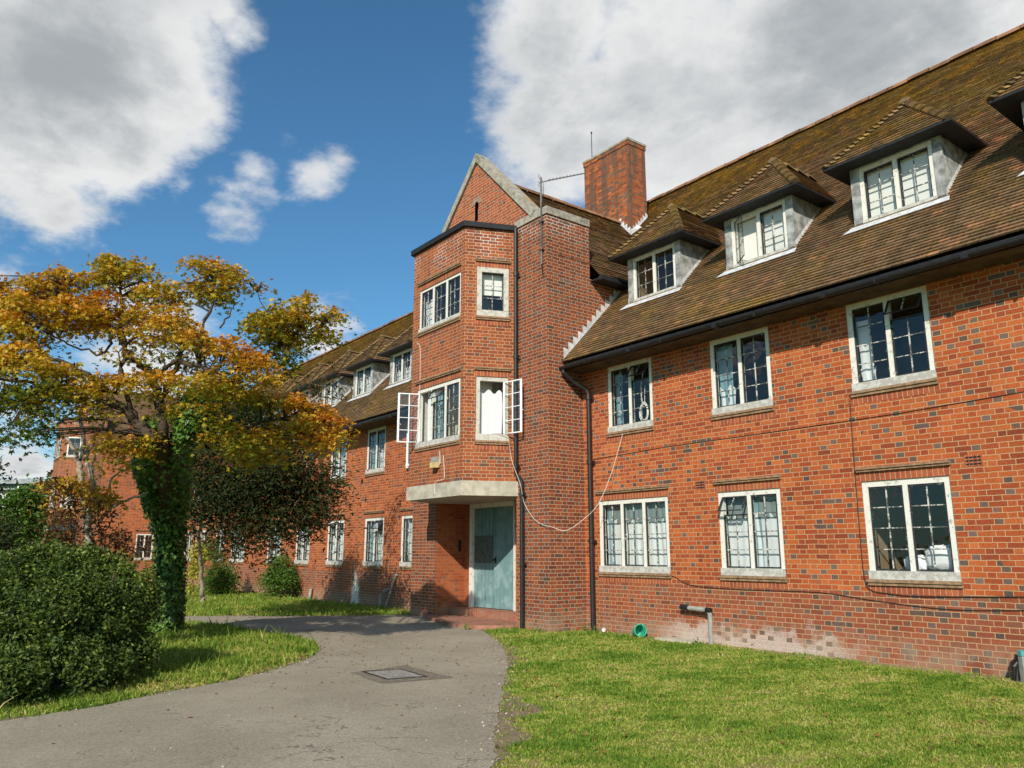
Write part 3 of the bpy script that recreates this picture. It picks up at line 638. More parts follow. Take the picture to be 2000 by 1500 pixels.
# ---- entrance tower (also repeated at the far end)
CN = math.hypot(0.47, 1.08)
def stone_strip(mb, a, b, wn, wd0, wd1):
    pass
def tower(dx, dy, depth_side, near):
    T = lambda x, y, z: (x+dx, y+dy, z)
    yF = -0.95; pd = 1.25 if near else 0.8
    m = MB()
    ZC = 8.74
    # right pier front / both side walls
    A, B, BL_, AL = (-13.28, yF), (-13.75, -2.03), (-15.97, -2.03), (-16.46, yF)
    wall(m, T(-13.28, yF, 0), X1, 1.08, 0, ZC, ubase=0.3)
    wall(m, T(XR, yF, 0), (0, 1, 0), pd, 0, ZC, ubase=1.38)
    hs = []
    if not near: hs = [(-1.05-(dy+yF)-pd, -0.12-(dy+yF)-pd, gfz0, gfz0+gfh)]
    sm = 0 if near else 1
    wall(m, T(XR, yF+pd, 0), (0, 1, 0), depth_side, 0, 7.5, hs, mi=sm, ubase=1.38+pd)
    wall(m, T(XR, yF+pd, 0), (-1, 0, 0), 0.35, 7.4, ZC)
    wall(m, T(XL, yF, 0), X1, 1.14, 0, ZC)
    wall(m, T(XL, 2.5 if near else 3, 0), (0, -1, 0), (2.5 if near else 3)-yF, 0, ZC if near else 7.5)
    wall(m, T(-13.28, -0.1, 0), (0, -1, 0), 0.85, 0, 2.72, mi=2); wall(m, T(-16.46, yF, 0), (0, 1, 0), 0.85, 0, 2.72, mi=2)
    # gable
    gz = 11.05; hwg = 2.12
    def gp(x, z, y=yF): return T(x, y, z)
    slot = near
    if slot:
        sx = 0.075
        m.face([gp(CX-hwg-.5, ZC), gp(CX-sx, ZC), gp(CX-sx, gz-0.085), gp(CX-hwg, 8.86), gp(CX-hwg-.5, 8.86)], 3)
        m.face([gp(CX+sx, ZC), gp(CX+hwg+.0, ZC), gp(CX+hwg, 8.86), gp(CX+sx, gz-0.085)], 3)
        m.face([gp(CX-sx, ZC), gp(CX+sx, ZC), gp(CX+sx, 9.5), gp(CX-sx, 9.5)], 3)
        N = 6; arc = [(CX+sx*math.cos(t), 9.93+sx*math.sin(t)) for t in [math.pi*k/N for k in range(N+1)]]
        m.face([gp(a, b) for a, b in arc] + [gp(CX-sx, gz-.085), gp(CX, gz), gp(CX+sx, gz-.085)], 3)
    else:
        m.face([gp(CX-hwg-.5, ZC), gp(CX+hwg, ZC), gp(CX+hwg, 8.86), gp(CX, gz), gp(CX-hwg, 8.86), gp(CX-hwg-.5, 8.86)], 3)
    m.face([gp(CX+hwg, 8.0, yF+.32), gp(CX-hwg, 8.0, yF+.32), gp(CX-hwg, 8.86, yF+.32), gp(CX, gz, yF+.32), gp(CX+hwg, 8.86, yF+.32)], 3)
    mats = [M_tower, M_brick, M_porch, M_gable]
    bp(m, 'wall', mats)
    if slot:
        s = MB(); s.box(CX-0.12+dx, CX+0.12+dx, yF+dy+0.12, yF+dy+0.2, 9.4, 10.1); s.box(CX-0.075, CX+0.075, yF+0.003, yF+0.12, 9.46, 9.5); bp(s, 'gable_slit', M_room)
        s = MB(); N = 8
        for k in range(N):
            t0, t1 = math.pi*k/N, math.pi*(k+1)/N
            P = lambda r, t, y: (CX+r*math.cos(t), y, 9.93+r*math.sin(t))
            s.face([P(.08, t0, yF-.012), P(.22, t0, yF-.012), P(.22, t1, yF-.012), P(.08, t1, yF-.012)])
            s.face([P(.22, t0, yF-.012), P(.22, t0, yF), P(.22, t1, yF), P(.22, t1, yF-.012)])
        bp(s, 'arch_surround', flat('arch_tile', (0.30, 0.20, 0.13), 0.9, 0.2, 0.2))
    # bay
    b = MB()
    u_f = X1; uc = Vector((A[0]-B[0], A[1]-B[1], 0)).normalized(); ul = Vector((BL_[0]-AL[0], BL_[1]-AL[1], 0)).normalized()
    zb0 = 2.98
    f_h = [(-15.68-BL_[0], -13.86-BL_[0], 3.87, 5.24), (-15.68-BL_[0], -13.90-BL_[0], 6.62, 7.67)]
    c_h = [(CN-0.90, CN-0.18, 3.86, 5.26), (CN-0.90, CN-0.18, 6.62, 7.75)]
    wall(b, T(*BL_, 0), u_f, B[0]-BL_[0], zb0, 8.70, f_h, ubase=0.1)
    wall(b, T(*B, 0), uc, CN, zb0, 8.70, c_h, ubase=2.33)
    wall(b, T(*AL, 0), ul, CN, zb0, 8.70, [], ubase=0.2)
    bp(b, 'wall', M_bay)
    sf = dict(mf=M_stonefr)
    if near:
        window(T(-15.68, -2.03, 3.87), X1, 1.82, 1.37, 3, 4, hood=True, soldb=True, opens=((0, (112, 'L')),), vents=(1,), curtain=[('cloth', 0.10, 0.30, 0, 1, M_net), ('cloth', 0.36, 0.5, 0, 0.95, M_teal)], room='light', roomd=0.85, rex=0.0, label='bay window with its end casement swung wide open')
        window(T(-15.68, -2.03, 6.62), X1, 1.78, 1.05, 3, 3, frame=0.06, sillh=0.09, hood=True, soldb=False, vents=(), curtain=[net(0, 0.3, 0.8)], room='dark', roomd=0.85, rex=0.0, label='top bay window of three leaded lights')
        o1 = Vector(T(*B, 3.86))+uc*(CN-0.90); o2 = Vector(T(*B, 6.62))+uc*(CN-0.90)
        window(o1, uc, 0.72, 1.40, 1, 4, frame=0.095, sillh=0.14, hood=True, soldb=True, opens=((0, (122, 'R')),), curtain=[('net', 0.05, 0.98, 0, 0.86, M_net)], room='light', roomd=0.8, rex=0.0, label='narrow bay window with white curtain and casement folded back', **sf)
        window(o2, uc, 0.72, 1.13, 1, 3, frame=0.11, sillh=0.14, hood=True, soldb=True, curtain=[('flat', 0, 1, 0.45, 1, M_blind)], room='dark', roomd=0.8, rex=0.0, label='narrow top bay window with a half drawn blind', depth=-0.03, **sf)
    else:
        window(T(-15.68, -2.03, 3.87), X1, 1.82, 1.37, 3, 4, hood=True, room='dark', roomd=0.85, rex=0.0, detail=False, curtain=[net(0, 1, 0.6)])
        window(T(-15.68, -2.03, 6.62), X1, 1.78, 1.05, 3, 3, frame=0.06, sillh=0.09, hood=True, room='dark', roomd=0.85, rex=0.0, detail=False)
        window(Vector(T(*B, 3.86))+uc*(CN-0.90), uc, 0.72, 1.40, 1, 4, hood=True, room='dark', roomd=0.8, rex=0.0, detail=False, curtain=[net(0, 1, 0.5)])
        window(Vector(T(*B, 6.62))+uc*(CN-0.90), uc, 0.72, 1.13, 1, 3, hood=True, room='dark', roomd=0.8, rex=0.0, detail=False)
        y0 = -1.05
        window((XFAR, y0, gfz0), (0, 1, 0), 0.93, gfh, 2, 4, hood=True, room='dark', roomd=1.0, detail=False)
    # concrete canopy over the porch
    c = MB(); k = 0.035
    ring = [(A[0]+k+.02, yF-.0), (B[0]+k*.8, B[1]-k), (BL_[0]-k*.8, BL_[1]-k), (AL[0]-k-.02, yF)]
    ring = [T(x, y, 0) for x, y in ring]
    zt_, zb_ = 3.0, 2.69
    for i in range(3):
        p, q = ring[i], ring[i+1]
        c.face([(q[0], q[1], zb_), (p[0], p[1], zb_), (p[0], p[1], zt_), (q[0], q[1], zt_)])
    back = [T(AL[0]+.002, -0.1, 0), T(A[0]-.002, -0.1, 0)]
    c.face([(p[0], p[1], zb_) for p in ring[::-1]]); c.face([T(AL[0]+.003, yF, zb_+.004), T(A[0]-.003, yF, zb_+.004), T(A[0]-.003, -.1, zb_+.004), T(AL[0]+.003, -.1, zb_+.004)][::-1])
    c.face([(p[0], p[1], zt_) for p in ring])
    bp(c, 'porch_canopy', M_conc)
    # bay roof
    c = MB(); k = 0.075; ring = [(A[0]+k, yF-.005), (B[0]+k*.8, B[1]-k), (BL_[0]-k*.8, BL_[1]-k), (AL[0]-k, yF-.005)]; ring = [T(x, y, 0) for x, y in ring]
    for z0_, z1_, kk in ((8.68, 8.80, 0),):
        for i in range(3):
            p, q = ring[i], ring[i+1]
            c.face([(q[0], q[1], z0_), (p[0], p[1], z0_), (p[0], p[1], z1_), (q[0], q[1], z1_)])
        c.face([(p[0], p[1], z1_+0.0) for p in ring]); c.face([(p[0], p[1], z0_) for p in ring[::-1]])
    bp(c, 'bay_roof', M_fascia)
    # pier copings
    c = MB(); c.box(-13.30+dx, XR+0.03+dx, yF-0.03+dy, yF+pd+dy, ZC+.003, ZC+0.17); bp(c, 'coping', M_cope); c = MB(); c.box(XL-0.03+dx, -16.44+dx, yF-0.03+dy, yF+pd+dy, ZC+.003, ZC+0.17)
    bp(c, 'coping', M_cope)
    # gable copings following the slope
    gt = gz+0.10
    for sx in (-1, 1):
        c = MB()
        ax = CX+sx*(hwg+0.10); ux = Vector((CX-ax, 0, gt-8.86)); nrm = Vector((-ux.z*(-sx) , 0, 0))
        d = ux.normalized(); pn = Vector((sx*abs(d.z), 0, abs(d.x)))
        lo = Vector((ax, 0, 8.86)); hi = Vector((CX, 0, gt))
        t1, t0 = 0.11, -0.05
        def Q(base, t, y): p = base+pn*t; return T(p.x, y, p.z)
        hi_t = hi+Vector((0, 0, 0)); 
        # mitre at apex: slide along so both halves meet on the centre line
        def ap(t, y): zz = gt+t/abs(d.x); return T(CX, y, zz)
        ya, yb_ = yF-0.05, yF+0.30
        f1 = [Q(lo, t0, ya), ap(t0, ya), ap(t1, ya), Q(lo, t1, ya)]; f2 = [Q(lo, t0, yb_), ap(t0, yb_), ap(t1, yb_), Q(lo, t1, yb_)]
        if sx > 0: f1 = f1; 
        c.face(f1 if sx < 0 else f1[::-1]); c.face(f2[::-1] if sx < 0 else f2)
        c.face([f1[3], f1[2], f2[2], f2[3]] if sx < 0 else [f2[3], f2[2], f1[2], f1[3]]); c.face([f1[0], f2[0], f2[1], f1[1]]); c.face([f1[0], f1[3], f2[3], f2[0]])
        bp(c, 'coping', M_cope)
    # cross-wing roof
    r = MB(); zr = 10.73; xe = XR+0.30; ze = 7.52; ridge_y1 = 6.0
    s = Vector((CX-xe, 0, zr-ze)); Ls = s.length; nn = Vector((zr-ze, 0, xe-CX)).normalized(); y0 = yF+0.30; y1 = yF+pd
    Ly = ridge_y1-y0-dy
    vpd = 0.35/abs(s.x)*Ls
    tiles(r, T(xe, y0, ze), (0, 1, 0), s, nn, [(pd-0.30, 0), (Ly, 0), (Ly, 0.45), (pd-0.30, 0.45)], uoff=11+dx)
    tiles(r, Vector(T(xe, y0, ze))+s.normalized()*0.45, (0, 1, 0), s, nn, [(0, 0), (Ly, 0), (Ly, Ls-0.45), (0, Ls-0.45)], uoff=11+dx)
    r.face([T(CX, y0, zr), T(CX, y0+Ly, zr), T(2*CX-xe, y0+Ly, ze), T(2*CX-xe, y0, ze)])
    bp(r, 'roof', M_tile_dk)
    g = MB(); rr = random.Random(5); y = y0
    while y < ridge_y1-dy-1.2 :
        N = 6; pr = [(CX+0.12*math.cos(t), zr-0.02+0.12*math.sin(t)+rr.uniform(-.004, .004)) for t in [math.pi*k/N for k in range(N+1)]]
        for k in range(N): g.face([T(pr[k][0], y, pr[k][1]), T(pr[k+1][0], y, pr[k+1][1]), T(pr[k+1][0], y+0.44, pr[k+1][1]), T(pr[k][0], y+0.44, pr[k][1])])
        g.face([T(a, y, b_) for a, b_ in pr]); y += 0.45
    bp(g, 'ridge', M_ridge)
    g = MB(); g.box(xe-0.02+dx, xe+0.09+dx, yF+pd+dy, (2.0 if near else 3.0)+0*dy, ze-0.11, ze-0.02); g.box(XR+0.003+dx, xe-0.02+dx, yF+pd+dy+0.003, 2.0 if near else 3.0, ze-0.09, ze-0.05); bp(g, 'gutter', M_fascia)
tower(0, 0, 2.6, True)
tower(XFAR-XR, -2.9, 4.0, False)
e = MB(); e.face([(XFAR, -0.5, ZE), (XFAR-6, -0.5, ZE), (XFAR-6, 0, ZE), (XFAR, 0, ZE)]); 
m = MB(); wall(m, (XFAR-8, 0, 0), X1, 2.6, -.3, ZE); bp(m, 'wall', M_brick)

# porch: door wall, doors, steps
m = MB(); zt = 2.694
wall(m, (-16.46, -0.1, 0), X1, 3.18, 0.0, zt, [(0.27, 2.05, 0.245, 2.69)], rev=0.1, ubase=0.4)
bp(m, 'wall', M_porch)
d = MB(); fx0, fx1 = -16.19, -14.41
d.box(fx0, fx0+0.13, -0.16, -0.02, 0.245, 2.69); d.box(fx1-0.035, fx1, -0.14, -0.02, 0.245, 2.58); d.box(fx0+0.13, fx1, -0.16, -0.02, 2.58, 2.69)
DOOR = bp(d, 'door_frame', M_frame)
for (a, b, nm) in ((fx0+0.13, -15.275, 'L'), (-15.235, fx1-0.035, 'R')):
    d = MB(); n = 5
    for k in range(n):
        xa = a+(b-a)*k/n; xb = a+(b-a)*(k+1)/n; d.box(xa+0.004, xb-0.004, -0.10, -0.045, 0.26, 2.575)
    d.box(a, b, -0.06, -0.05, 0.255, 2.575)
    if nm == 'R': d.box(a+0.002, a+0.05, -0.115, -0.10, 0.26, 2.575)
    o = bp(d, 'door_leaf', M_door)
    if nm == 'L':
        h = MB(); h.box(a+0.03, b-0.02, -0.112, -0.101, 1.28, 1.92); bp(h, 'door_panel', flat('boarded_panel', (0.085, 0.12, 0.11), 0.6, 0.3, 0.3), o)
    else:
        h = MB(); h.tube([(a+0.06, -0.12, 1.36), (a+0.06, -0.17, 1.36)], 0.025, 8); h.box(a+0.04, a+0.085, -0.118, -0.101, 1.28, 1.42); bp(h, 'door_handle', M_black, o)
s = MB(); s.box(-16.455, -13.285, -0.52, -0.003, 0.02, 0.235); bp(s, 'door_step', M_step)
s = MB(); s.box(-16.455, -13.285, -0.50, -0.105, 0.236, 0.243); bp(s, 'door_step', M_step2)
s = MB()
pl = [(-17.0, -0.96), (-16.46, -0.94), (-16.46, -0.53), (-13.285, -0.53), (-13.285, -0.96), (-13.1, -0.96), (-13.25, -1.35), (-13.62, -1.78), (-14.3, -1.82), (-15.3, -1.62), (-16.4, -1.22)]
top = [(x, y, 0.085) for x, y in pl]; s.face(top[::-1] if False else top)
for i in range(len(pl)):
    a, b = pl[i], pl[(i+1) % len(pl)]; s.face([(b[0], b[1], 0.085), (a[0], a[1], 0.085), (a[0], a[1], -0.05), (b[0], b[1], -0.05)])
bp(s, 'porch_slab', M_step2)
s = MB(); s.box(-15.30, -15.21, -0.03, -0.02, 0.25, 2.58); bp(s, 'door_gap_shade', M_black)  # black strip behind the leaves, painting the shade in the gap between them
# doorbell plate on the porch side wall
s = MB(); s.box(-16.455, -16.44, -0.30, -0.24, 1.55, 1.82); bp(s, 'bell_plate', M_black)

# chimney
c = MB(); cx0, cx1, cy0, cy1 = -16.26, -14.41, 3.99, 4.70
c.box(cx0, cx1, cy0, cy1, 8.5, 13.05); c.box(cx0-0.02, cx1+0.02, cy0-0.02, cy1+0.02, 13.053, 13.18); CH = bp(c, 'chimney', M_chim)
c = MB(); c.box(cx0-0.035, cx1+0.035, cy0-0.035, cy1+0.035, 13.183, 13.25); bp(c, 'chimney_cap', M_cope, CH)
c = MB(); c.tube([(-16.02, 4.1, 13.2), (-16.02, 4.1, 14.15)], 0.012, 6); c.tube([(-16.02, 4.1, 14.15), (-16.02, 4.1, 14.2)], 0.025, 6); bp(c, 'vent_rod', M_black, CH)
# stepped flashings
def stepped(mb, P0, P1, nrm, w=0.15, step=0.19, hor=None):
    P0, P1, nrm = Vector(P0), Vector(P1), Vector(nrm); L = (P1-P0).length; n = max(2, int(L/step))
    for i in range(n):
        a = P0.lerp(P1, i/n); b = P0.lerp(P1, (i+1)/n); lo, hi = (a, b) if a.z < b.z else (b, a)
        q = [lo+nrm, hi+nrm, Vector((hi.x, hi.y, hi.z+w*0.55))+nrm, Vector((lo.x, lo.y, hi.z+w*0.75))+nrm]
        mb.face(q)
f = MB()
stepped(f, (XR, -0.52, roofz(-0.52)+0.03), (XR, 1.45, roofz(1.45)+0.03), (0.008, 0, 0))
f2 = MB()
stepped(f2, (cx1, cy0, roofz(cy0)+0.03), (cx1, cy1, roofz(cy1)+0.03), (0.008, 0, 0), 0.16, 0.14)
def crossz(x): return 7.52+(10.73-7.52)*(XR+0.3-x)/(XR+0.3-CX)
zc = lambda x: max(crossz(x), roofz(cy0))
stepped(f2, (cx1, cy0, zc(cx1)+0.03), (-14.87, cy0, 10.76), (0, -0.008, 0), 0.16, 0.14)
f2.face([(cx1-0.05, cy0-0.01, zc(cx1)+.0), (cx1+0.2, cy0+0.25, roofz(cy0+0.25)+0.02), (cx1+0.02, cy0+0.25, roofz(cy0+0.25)+0.14), (cx1+0.01, cy0-0.012, zc(cx1)+0.16)])
bp(f, 'flashing', M_lead); bp(f2, 'flashing', M_lead)

# downpipes
def pipe(pts, r, mat, name, coll=(), hop=None):
    m = MB(); m.tube(pts, r, 10)
    for z, x, y in coll: m.tube([(x, y, z-0.04), (x, y, z+0.04)], r*1.28, 10); m.box(x-r*2.1, x+r*2.1, y+r*0.3, y+r*1.1, z-0.02, z+0.02)
    return bp(m, name, mat, smooth=False)
pipe([(-13.17, -1.05, 8.70), (-13.17, -1.05, 3.25), (-13.17, -1.05, 3.15), (-12.97, -1.05, 3.0), (-12.97, -1.05, 2.9), (-12.97, -1.05, 0.0)], 0.042, M_black, 'downpipe', [(7.6, -13.17, -1.05), (5.7, -13.17, -1.05), (3.3, -13.17, -1.05), (2.7, -12.97, -1.05), (1.3, -12.97, -1.05)])
pipe([(-12.12, -0.60, 5.36), (-12.12, -0.60, 5.22), (-12.05, -0.35, 5.02), (-11.93, -0.13, 4.88), (-11.90, -0.10, 4.78), (-11.90, -0.10, 0.0)], 0.05, M_black, 'downpipe', [(4.7, -11.90, -0.10), (3.35, -11.90, -0.10), (1.75, -11.90, -0.10)])
pipe([(-19.5, -0.07, 5.28), (-19.5, -0.07, 3.86)], 0.035, M_casew, 'downpipe', [(3.95, -19.5, -0.07), (5.0, -19.5, -0.07)])
pipe([(-9.55, -0.10, 0.58), (-9.02, -0.12, 0.56), (-8.98, -0.12, 0.50), (-8.98, -0.12, 0.0)], 0.04, M_grey, 'waste_pipe')
m = MB(); m.tube([(-9.62, -0.10, 0.585), (-9.45, -0.10, 0.578)], 0.05, 10); m.tube([(-9.05, -0.12, 0.56), (-8.96, -0.12, 0.555)], 0.052, 10); bp(m, 'waste_pipe', M_black)
pipe([(-20.47, -0.25, 0.0), (-20.47, -0.25, 0.36), (-20.42, -0.18, 0.46), (-20.38, -0.02, 0.50)], 0.05, M_grey, 'waste_pipe')
pipe([(-25.7, -0.12, 0.0), (-25.68, -0.08, 0.36)], 0.05, M_grey, 'waste_pipe')
pipe([(-4.14, -0.2, -0.02), (-4.14, -0.2, 0.30)], 0.11, M_grey, 'gully_pipe')
m = MB(); m.tube([(-4.28, -0.24, -0.02), (-4.29, -0.24, 0.17), (-4.24, -0.22, 0.30)], 0.035, 8); bp(m, 'gully_pipe', M_black)
m = MB(); m.tube([(-4.14, -0.2, 0.302), (-4.14, -0.2, 0.36)], 0.115, 10); bp(m, 'gully_pipe', flat('teal_plastic', (0.10, 0.36, 0.34), 0.5))
# air bricks
for (x, z) in ((-9.14, 2.70), (-4.56, 2.72)):
    m = MB()
    m.box(x-0.115, x+0.115, -0.006, 0.02, z-0.075, z+0.075)
    o = bp(m, 'air_brick', M_sold)
    m = MB()
    for i in range(4):
        for j in range(3): m.box(x-0.095+i*0.05, x-0.055+i*0.05, -0.009, -0.004, z-0.058+j*0.045, z-0.035+j*0.045)
    bp(m, 'vent_slots', M_black, o)

# ------------------------------------------------------------------ loose things on the building
def spline(pts, n=8):
    P = [Vector(p) for p in pts]; P = [P[0]*2-P[1]]+P+[P[-1]*2-P[-2]]; out = []
    for i in range(1, len(P)-2):
        for k in range(n):
            t = k/n; a, b, c, d = P[i-1:i+3]
            out.append(0.5*((2*b)+(c-a)*t+(2*a-5*b+4*c-d)*t*t+(3*b-a-3*c+d)*t*t*t))
    out.append(P[-2]); return out
wp = [on(993, 856, 'Y', -1.25), on(1000, 900, 'Y', -1.15), on(1016, 945, 'Y', -1.12), on(1025, 985, 'Y', -1.02), on(1048, 1018, 'Y', -1.0), on(1080, 1030, 'Y', -1.0), on(1105, 1036, 'Y', -0.9), on(1135, 1018, 'Y', -0.7), on(1168, 985, 'Y', -0.4), on(1192, 930, 'Y', -0.2), on(1206, 885, 'Y', -0.1), on(1216, 848, 'Y', -0.06)]
m = MB(); m.tube(spline(wp), 0.0045, 5); o = m.build('cable', M_cabw); tag(o, 'white cable hanging in a loop from the bay to an upper window', 'cable')
m = MB(); m.tube([on(x, y, 'Y', -0.008) for x, y in ((2040, 757), (2000, 765), (1750, 808), (1500, 845), (1300, 873), (1160, 897))], 0.006, 5); o = m.build('cable', M_cabb); tag(o, 'thin straight cable pinned across the wall between the storeys', 'cable')
m = MB(); m.tube(spline([on(x, y, 'Y', -0.010) for x, y in ((1172, 1122), (1240, 1118), (1310, 1124), (1335, 1138), (1370, 1146), (1460, 1152), (1600, 1157), (1700, 1172), (1850, 1190), (2000, 1192), (2060, 1190))], 4), 0.006, 5); o = m.build('cable', M_cabb); tag(o, 'dark cable sagging along the plinth below the ground-floor windows', 'cable')
m = MB(); m.tube(spline([on(x, y, 'Y', -0.012) for x, y in ((1660, 782), (1668, 900), (1680, 1050), (1688, 1128), (1700, 1152), (1740, 1160), (1800, 1165), (2000, 1166), (2060, 1166))], 4), 0.007, 5); o = m.build('cable', M_cabb); tag(o, 'dark cable dropping beside the window with the pillow', 'cable')
m = MB(); m.tube(spline([on(x, y, 'Y', -2.075) for x, y in ((866, 890), (868, 925), (866, 936), (850, 942), (849, 965))], 4), 0.007, 5); o = m.build('cable', M_cabw); tag(o, 'short white cable from the wall lamp down over the canopy', 'cable')
m = MB(); m.tube(spline([on(x, y, 'Y', -2.04) for x, y in ((810, 880), (818, 810), (821, 690), (817, 672), (813, 670))], 4), 0.006, 5); o = m.build('cable', M_cabw); tag(o, 'white cable running up the front corner of the bay', 'cable')
# wall lamp
L = empty('wall_lamp', (-14.71, -2.04, 3.44), label='square floodlight fixed on the bay above the canopy', cat='lamp')
m = MB(); m.box(-0.09, 0.07, -0.13, 0.0, 0.02, 0.13); o = m.build('lamp_body', M_grey, L)
m = MB(); m.box(-0.095, 0.075, -0.14, -0.005, -0.10, 0.018); m.build('lamp_shade', flat('lamp_glass', (0.60, 0.47, 0.20), 0.35, 0.5, 0.15), L)
m = MB(); m.box(0.10, 0.14, -0.03, -0.002, -0.02, 0.16); m.tube([(0.12, -0.02, 0.16), (0.12, -0.02, 0.26)], 0.02, 6); m.tube([(0.07, -0.04, -0.06), (0.1, -0.03, -0.09), (0.12, -0.02, -0.02)], 0.008, 5); m.build('lamp_bracket', M_conc, L)
# coil of cable inside an upper window
m = MB(); rr = random.Random(9)
for k in range(6):
    cxk, czk, ra, rb = -10.52+rr.uniform(-.02, .02), 4.22+rr.uniform(-.03, .04), 0.10+rr.uniform(-.02, .03), 0.16+rr.uniform(-.03, .05); ph = rr.uniform(-.3, .3)
    m.tube([(cxk+ra*math.cos(t)+0.06*ph*math.sin(t), -0.0+0.001*k+0.10, czk+rb*math.sin(t)) for t in [2*math.pi*i/20 for i in range(21)]], 0.006, 5, cap=False)
m.tube([(-10.55, .1, 4.38), (-10.58, .1, 4.7), (-10.52, .1, 5.05)], 0.006, 5); m.tube([(-10.50, .1, 4.38), (-10.48, .1, 4.75)], 0.006, 5)
o = m.build('cable_coil', M_cabw); tag(o, 'coil of white cable hanging behind an upper window', 'cable')
# pillows
def blob(name, c, r, seed, mat, label, cat, flatb=True):
    me = bpy.data.meshes.new(name); rr = np.random.default_rng(seed); vs = []; fs = []; nu, nv = 28, 16
    ph = rr.uniform(0, 6, 8)
    for j in range(nv+1):
        t = math.pi*j/nv
        for i in range(nu):
            p = 2*math.pi*i/nu; x, y, z = math.sin(t)*math.cos(p), math.sin(t)*math.sin(p), math.cos(t)
            ex = 0.55; sx = math.copysign(abs(x)**ex, x); sz = math.copysign(abs(z)**0.7, z)
            k = 1+0.07*math.sin(5*p+ph[0]+3*t)+0.05*math.sin(9*p+ph[1]-4*t)+0.05*math.sin(13*t+ph[2]+2*p)
            vs.append((c[0]+r[0]*sx*k*(1-0.12*max(0, z)), c[1]+r[1]*y*k, c[2]+r[2]*sz*k))
    for j in range(nv):
        for i in range(nu): i2 = (i+1) % nu; fs.append((j*nu+i, (j+1)*nu+i, (j+1)*nu+i2, j*nu+i2))
    me.from_pydata(vs, [], fs); me.materials.append(mat); me.polygons.foreach_set('use_smooth', [True]*len(fs)); me.update()
    o = bpy.data.objects.new(name, me); COL.objects.link(o); return tag(o, label, cat)
M_pil = flat('pillow_cloth', (0.80, 0.80, 0.80), 0.9, 0.1, 0.05)
blob('pillow', (-5.20, 0.26, 1.44), (0.24, 0.11, 0.17), 3, M_pil, 'plump white pillow upright behind the window of the brown room', 'pillow')
blob('pillow', (-5.58, 0.27, 1.36), (0.17, 0.10, 0.12), 5, M_pil, 'smaller crumpled white pillow slumped against the plump one', 'pillow')
# aerial
A = empty('tv_aerial', (-12.33, -0.99, 7.6), label='television aerial on a pole clamped to the brick pier', cat='aerial')
m = MB(); m.tube([(0, 0, 0), (0.0, 0.0, 2.03)], 0.022, 8); m.build('pole', M_alu, A)
m = MB(); m.box(-0.05, 0.05, -0.02, 0.03, 0.30, 0.34); m.box(-0.05, 0.05, -0.02, 0.03, 0.95, 0.99); m.tube([(0.03, 0, -0.25), (0.01, 0, 0.0), (-0.02, 0, 0.05)], 0.012, 6); m.build('bracket', M_black, A)
m = MB(); d = Vector((0.86, 0.0, -0.03)); d = Vector((0.85, 0.53, 0.03)).normalized(); sd = Vector((-0.53, 0.85, 0)).normalized(); p0 = Vector((-0.05, 0, 1.93))
m.tube([p0, p0+d*1.05], 0.012, 6)
for i in range(11): q = p0+d*(0.2+i*0.082); ln = 0.14-0.005*i; m.tube([q-Vector((0, 0, 1))*ln*0.8-sd*ln*1.3, q+Vector((0, 0, 1))*ln*0.8+sd*ln*1.1], 0.009, 5)
for zz in (-0.12, -0.06, 0.06, 0.12): q = p0+d*0.02+Vector((0, 0, zz)); m.tube([q-sd*0.16, q+sd*0.16], 0.005, 5)
m.tube([p0+d*0.02+V(0, 0, -0.13), p0+d*0.02+V(0, 0, 0.13)], 0.006, 5); m.build('antenna', M_alu, A)
m = MB(); m.tube(spline([(0.12, -0.02, 1.85), (0.10, -0.02, 1.6), (0.03, -0.03, 1.2), (0.025, -0.03, 0.4)], 4), 0.006, 5); m.build('lead_cable', M_cabb, A)
# bucket, bottle, leaning pole, slab
B_ = empty('bucket', (-10.62, -0.16, 0.10), label='green plastic bucket lying on its side by the wall', cat='bucket'); B_.rotation_euler = (0, R_(78), R_(-28))
m = MB(); N = 20
prof = [(0.085, -0.13), (0.092, -0.05), (0.10, 0.03), (0.108, 0.115), (0.118, 0.12), (0.118, 0.135), (0.104, 0.135), (0.094, 0.02), (0.082, -0.122), (0.0, -0.122)]
for (r0, z0_), (r1, z1_) in zip(prof, prof[1:]):
    for k in range(N):
        t0, t1 = 2*math.pi*k/N, 2*math.pi*(k+1)/N
        m.face([(r0*math.cos(t0), r0*math.sin(t0), z0_), (r0*math.cos(t1), r0*math.sin(t1), z0_), (r1*math.cos(t1), r1*math.sin(t1), z1_), (r1*math.cos(t0), r1*math.sin(t0), z1_)])
m.face([(0.085*math.cos(2*math.pi*k/N), 0.085*math.sin(2*math.pi*k/N), -0.13) for k in range(N)][::-1])
M_green = flat('green_plastic', (0.05, 0.42, 0.27), 0.4, 0.4, 0.12); m.build('bucket_body', M_green, B_)
m = MB(); m.tube([(0.118*math.cos(t), 0.118*math.sin(t)*0.3+0.0, 0.12+0.10*abs(math.sin(t))) for t in [math.pi*k/12 for k in range(13)]], 0.004, 5); m.build('handle', M_green, B_)
m = MB(); m.tube([(-11.60, -0.10, 0.045), (-11.57, -0.13, 0.045), (-11.52, -0.18, 0.045), (-11.49, -0.21, 0.045)], [0.045, 0.045, 0.04, 0.018], 10); tag(m.build('bottle', M_casew), 'small white plastic bottle lying at the foot of the wall', 'bottle')
m = MB(); m.tube([(-20.32, -0.18, 0.0), (-19.98, -0.04, 0.9)], 0.03, 8); m.tube([(-19.98, -0.04, 0.9), (-19.95, -0.04, 0.93)], 0.045, 8); tag(m.build('pole', M_grey), 'grey pole leaning against the brick wall beside the bay', 'pole')
m = MB(); m.box(-10.05, -9.25, -0.34, -0.01, -0.02, 0.045); tag(m.build('concrete_slab', M_conc), 'low concrete slab on the grass against the wall', 'slab')

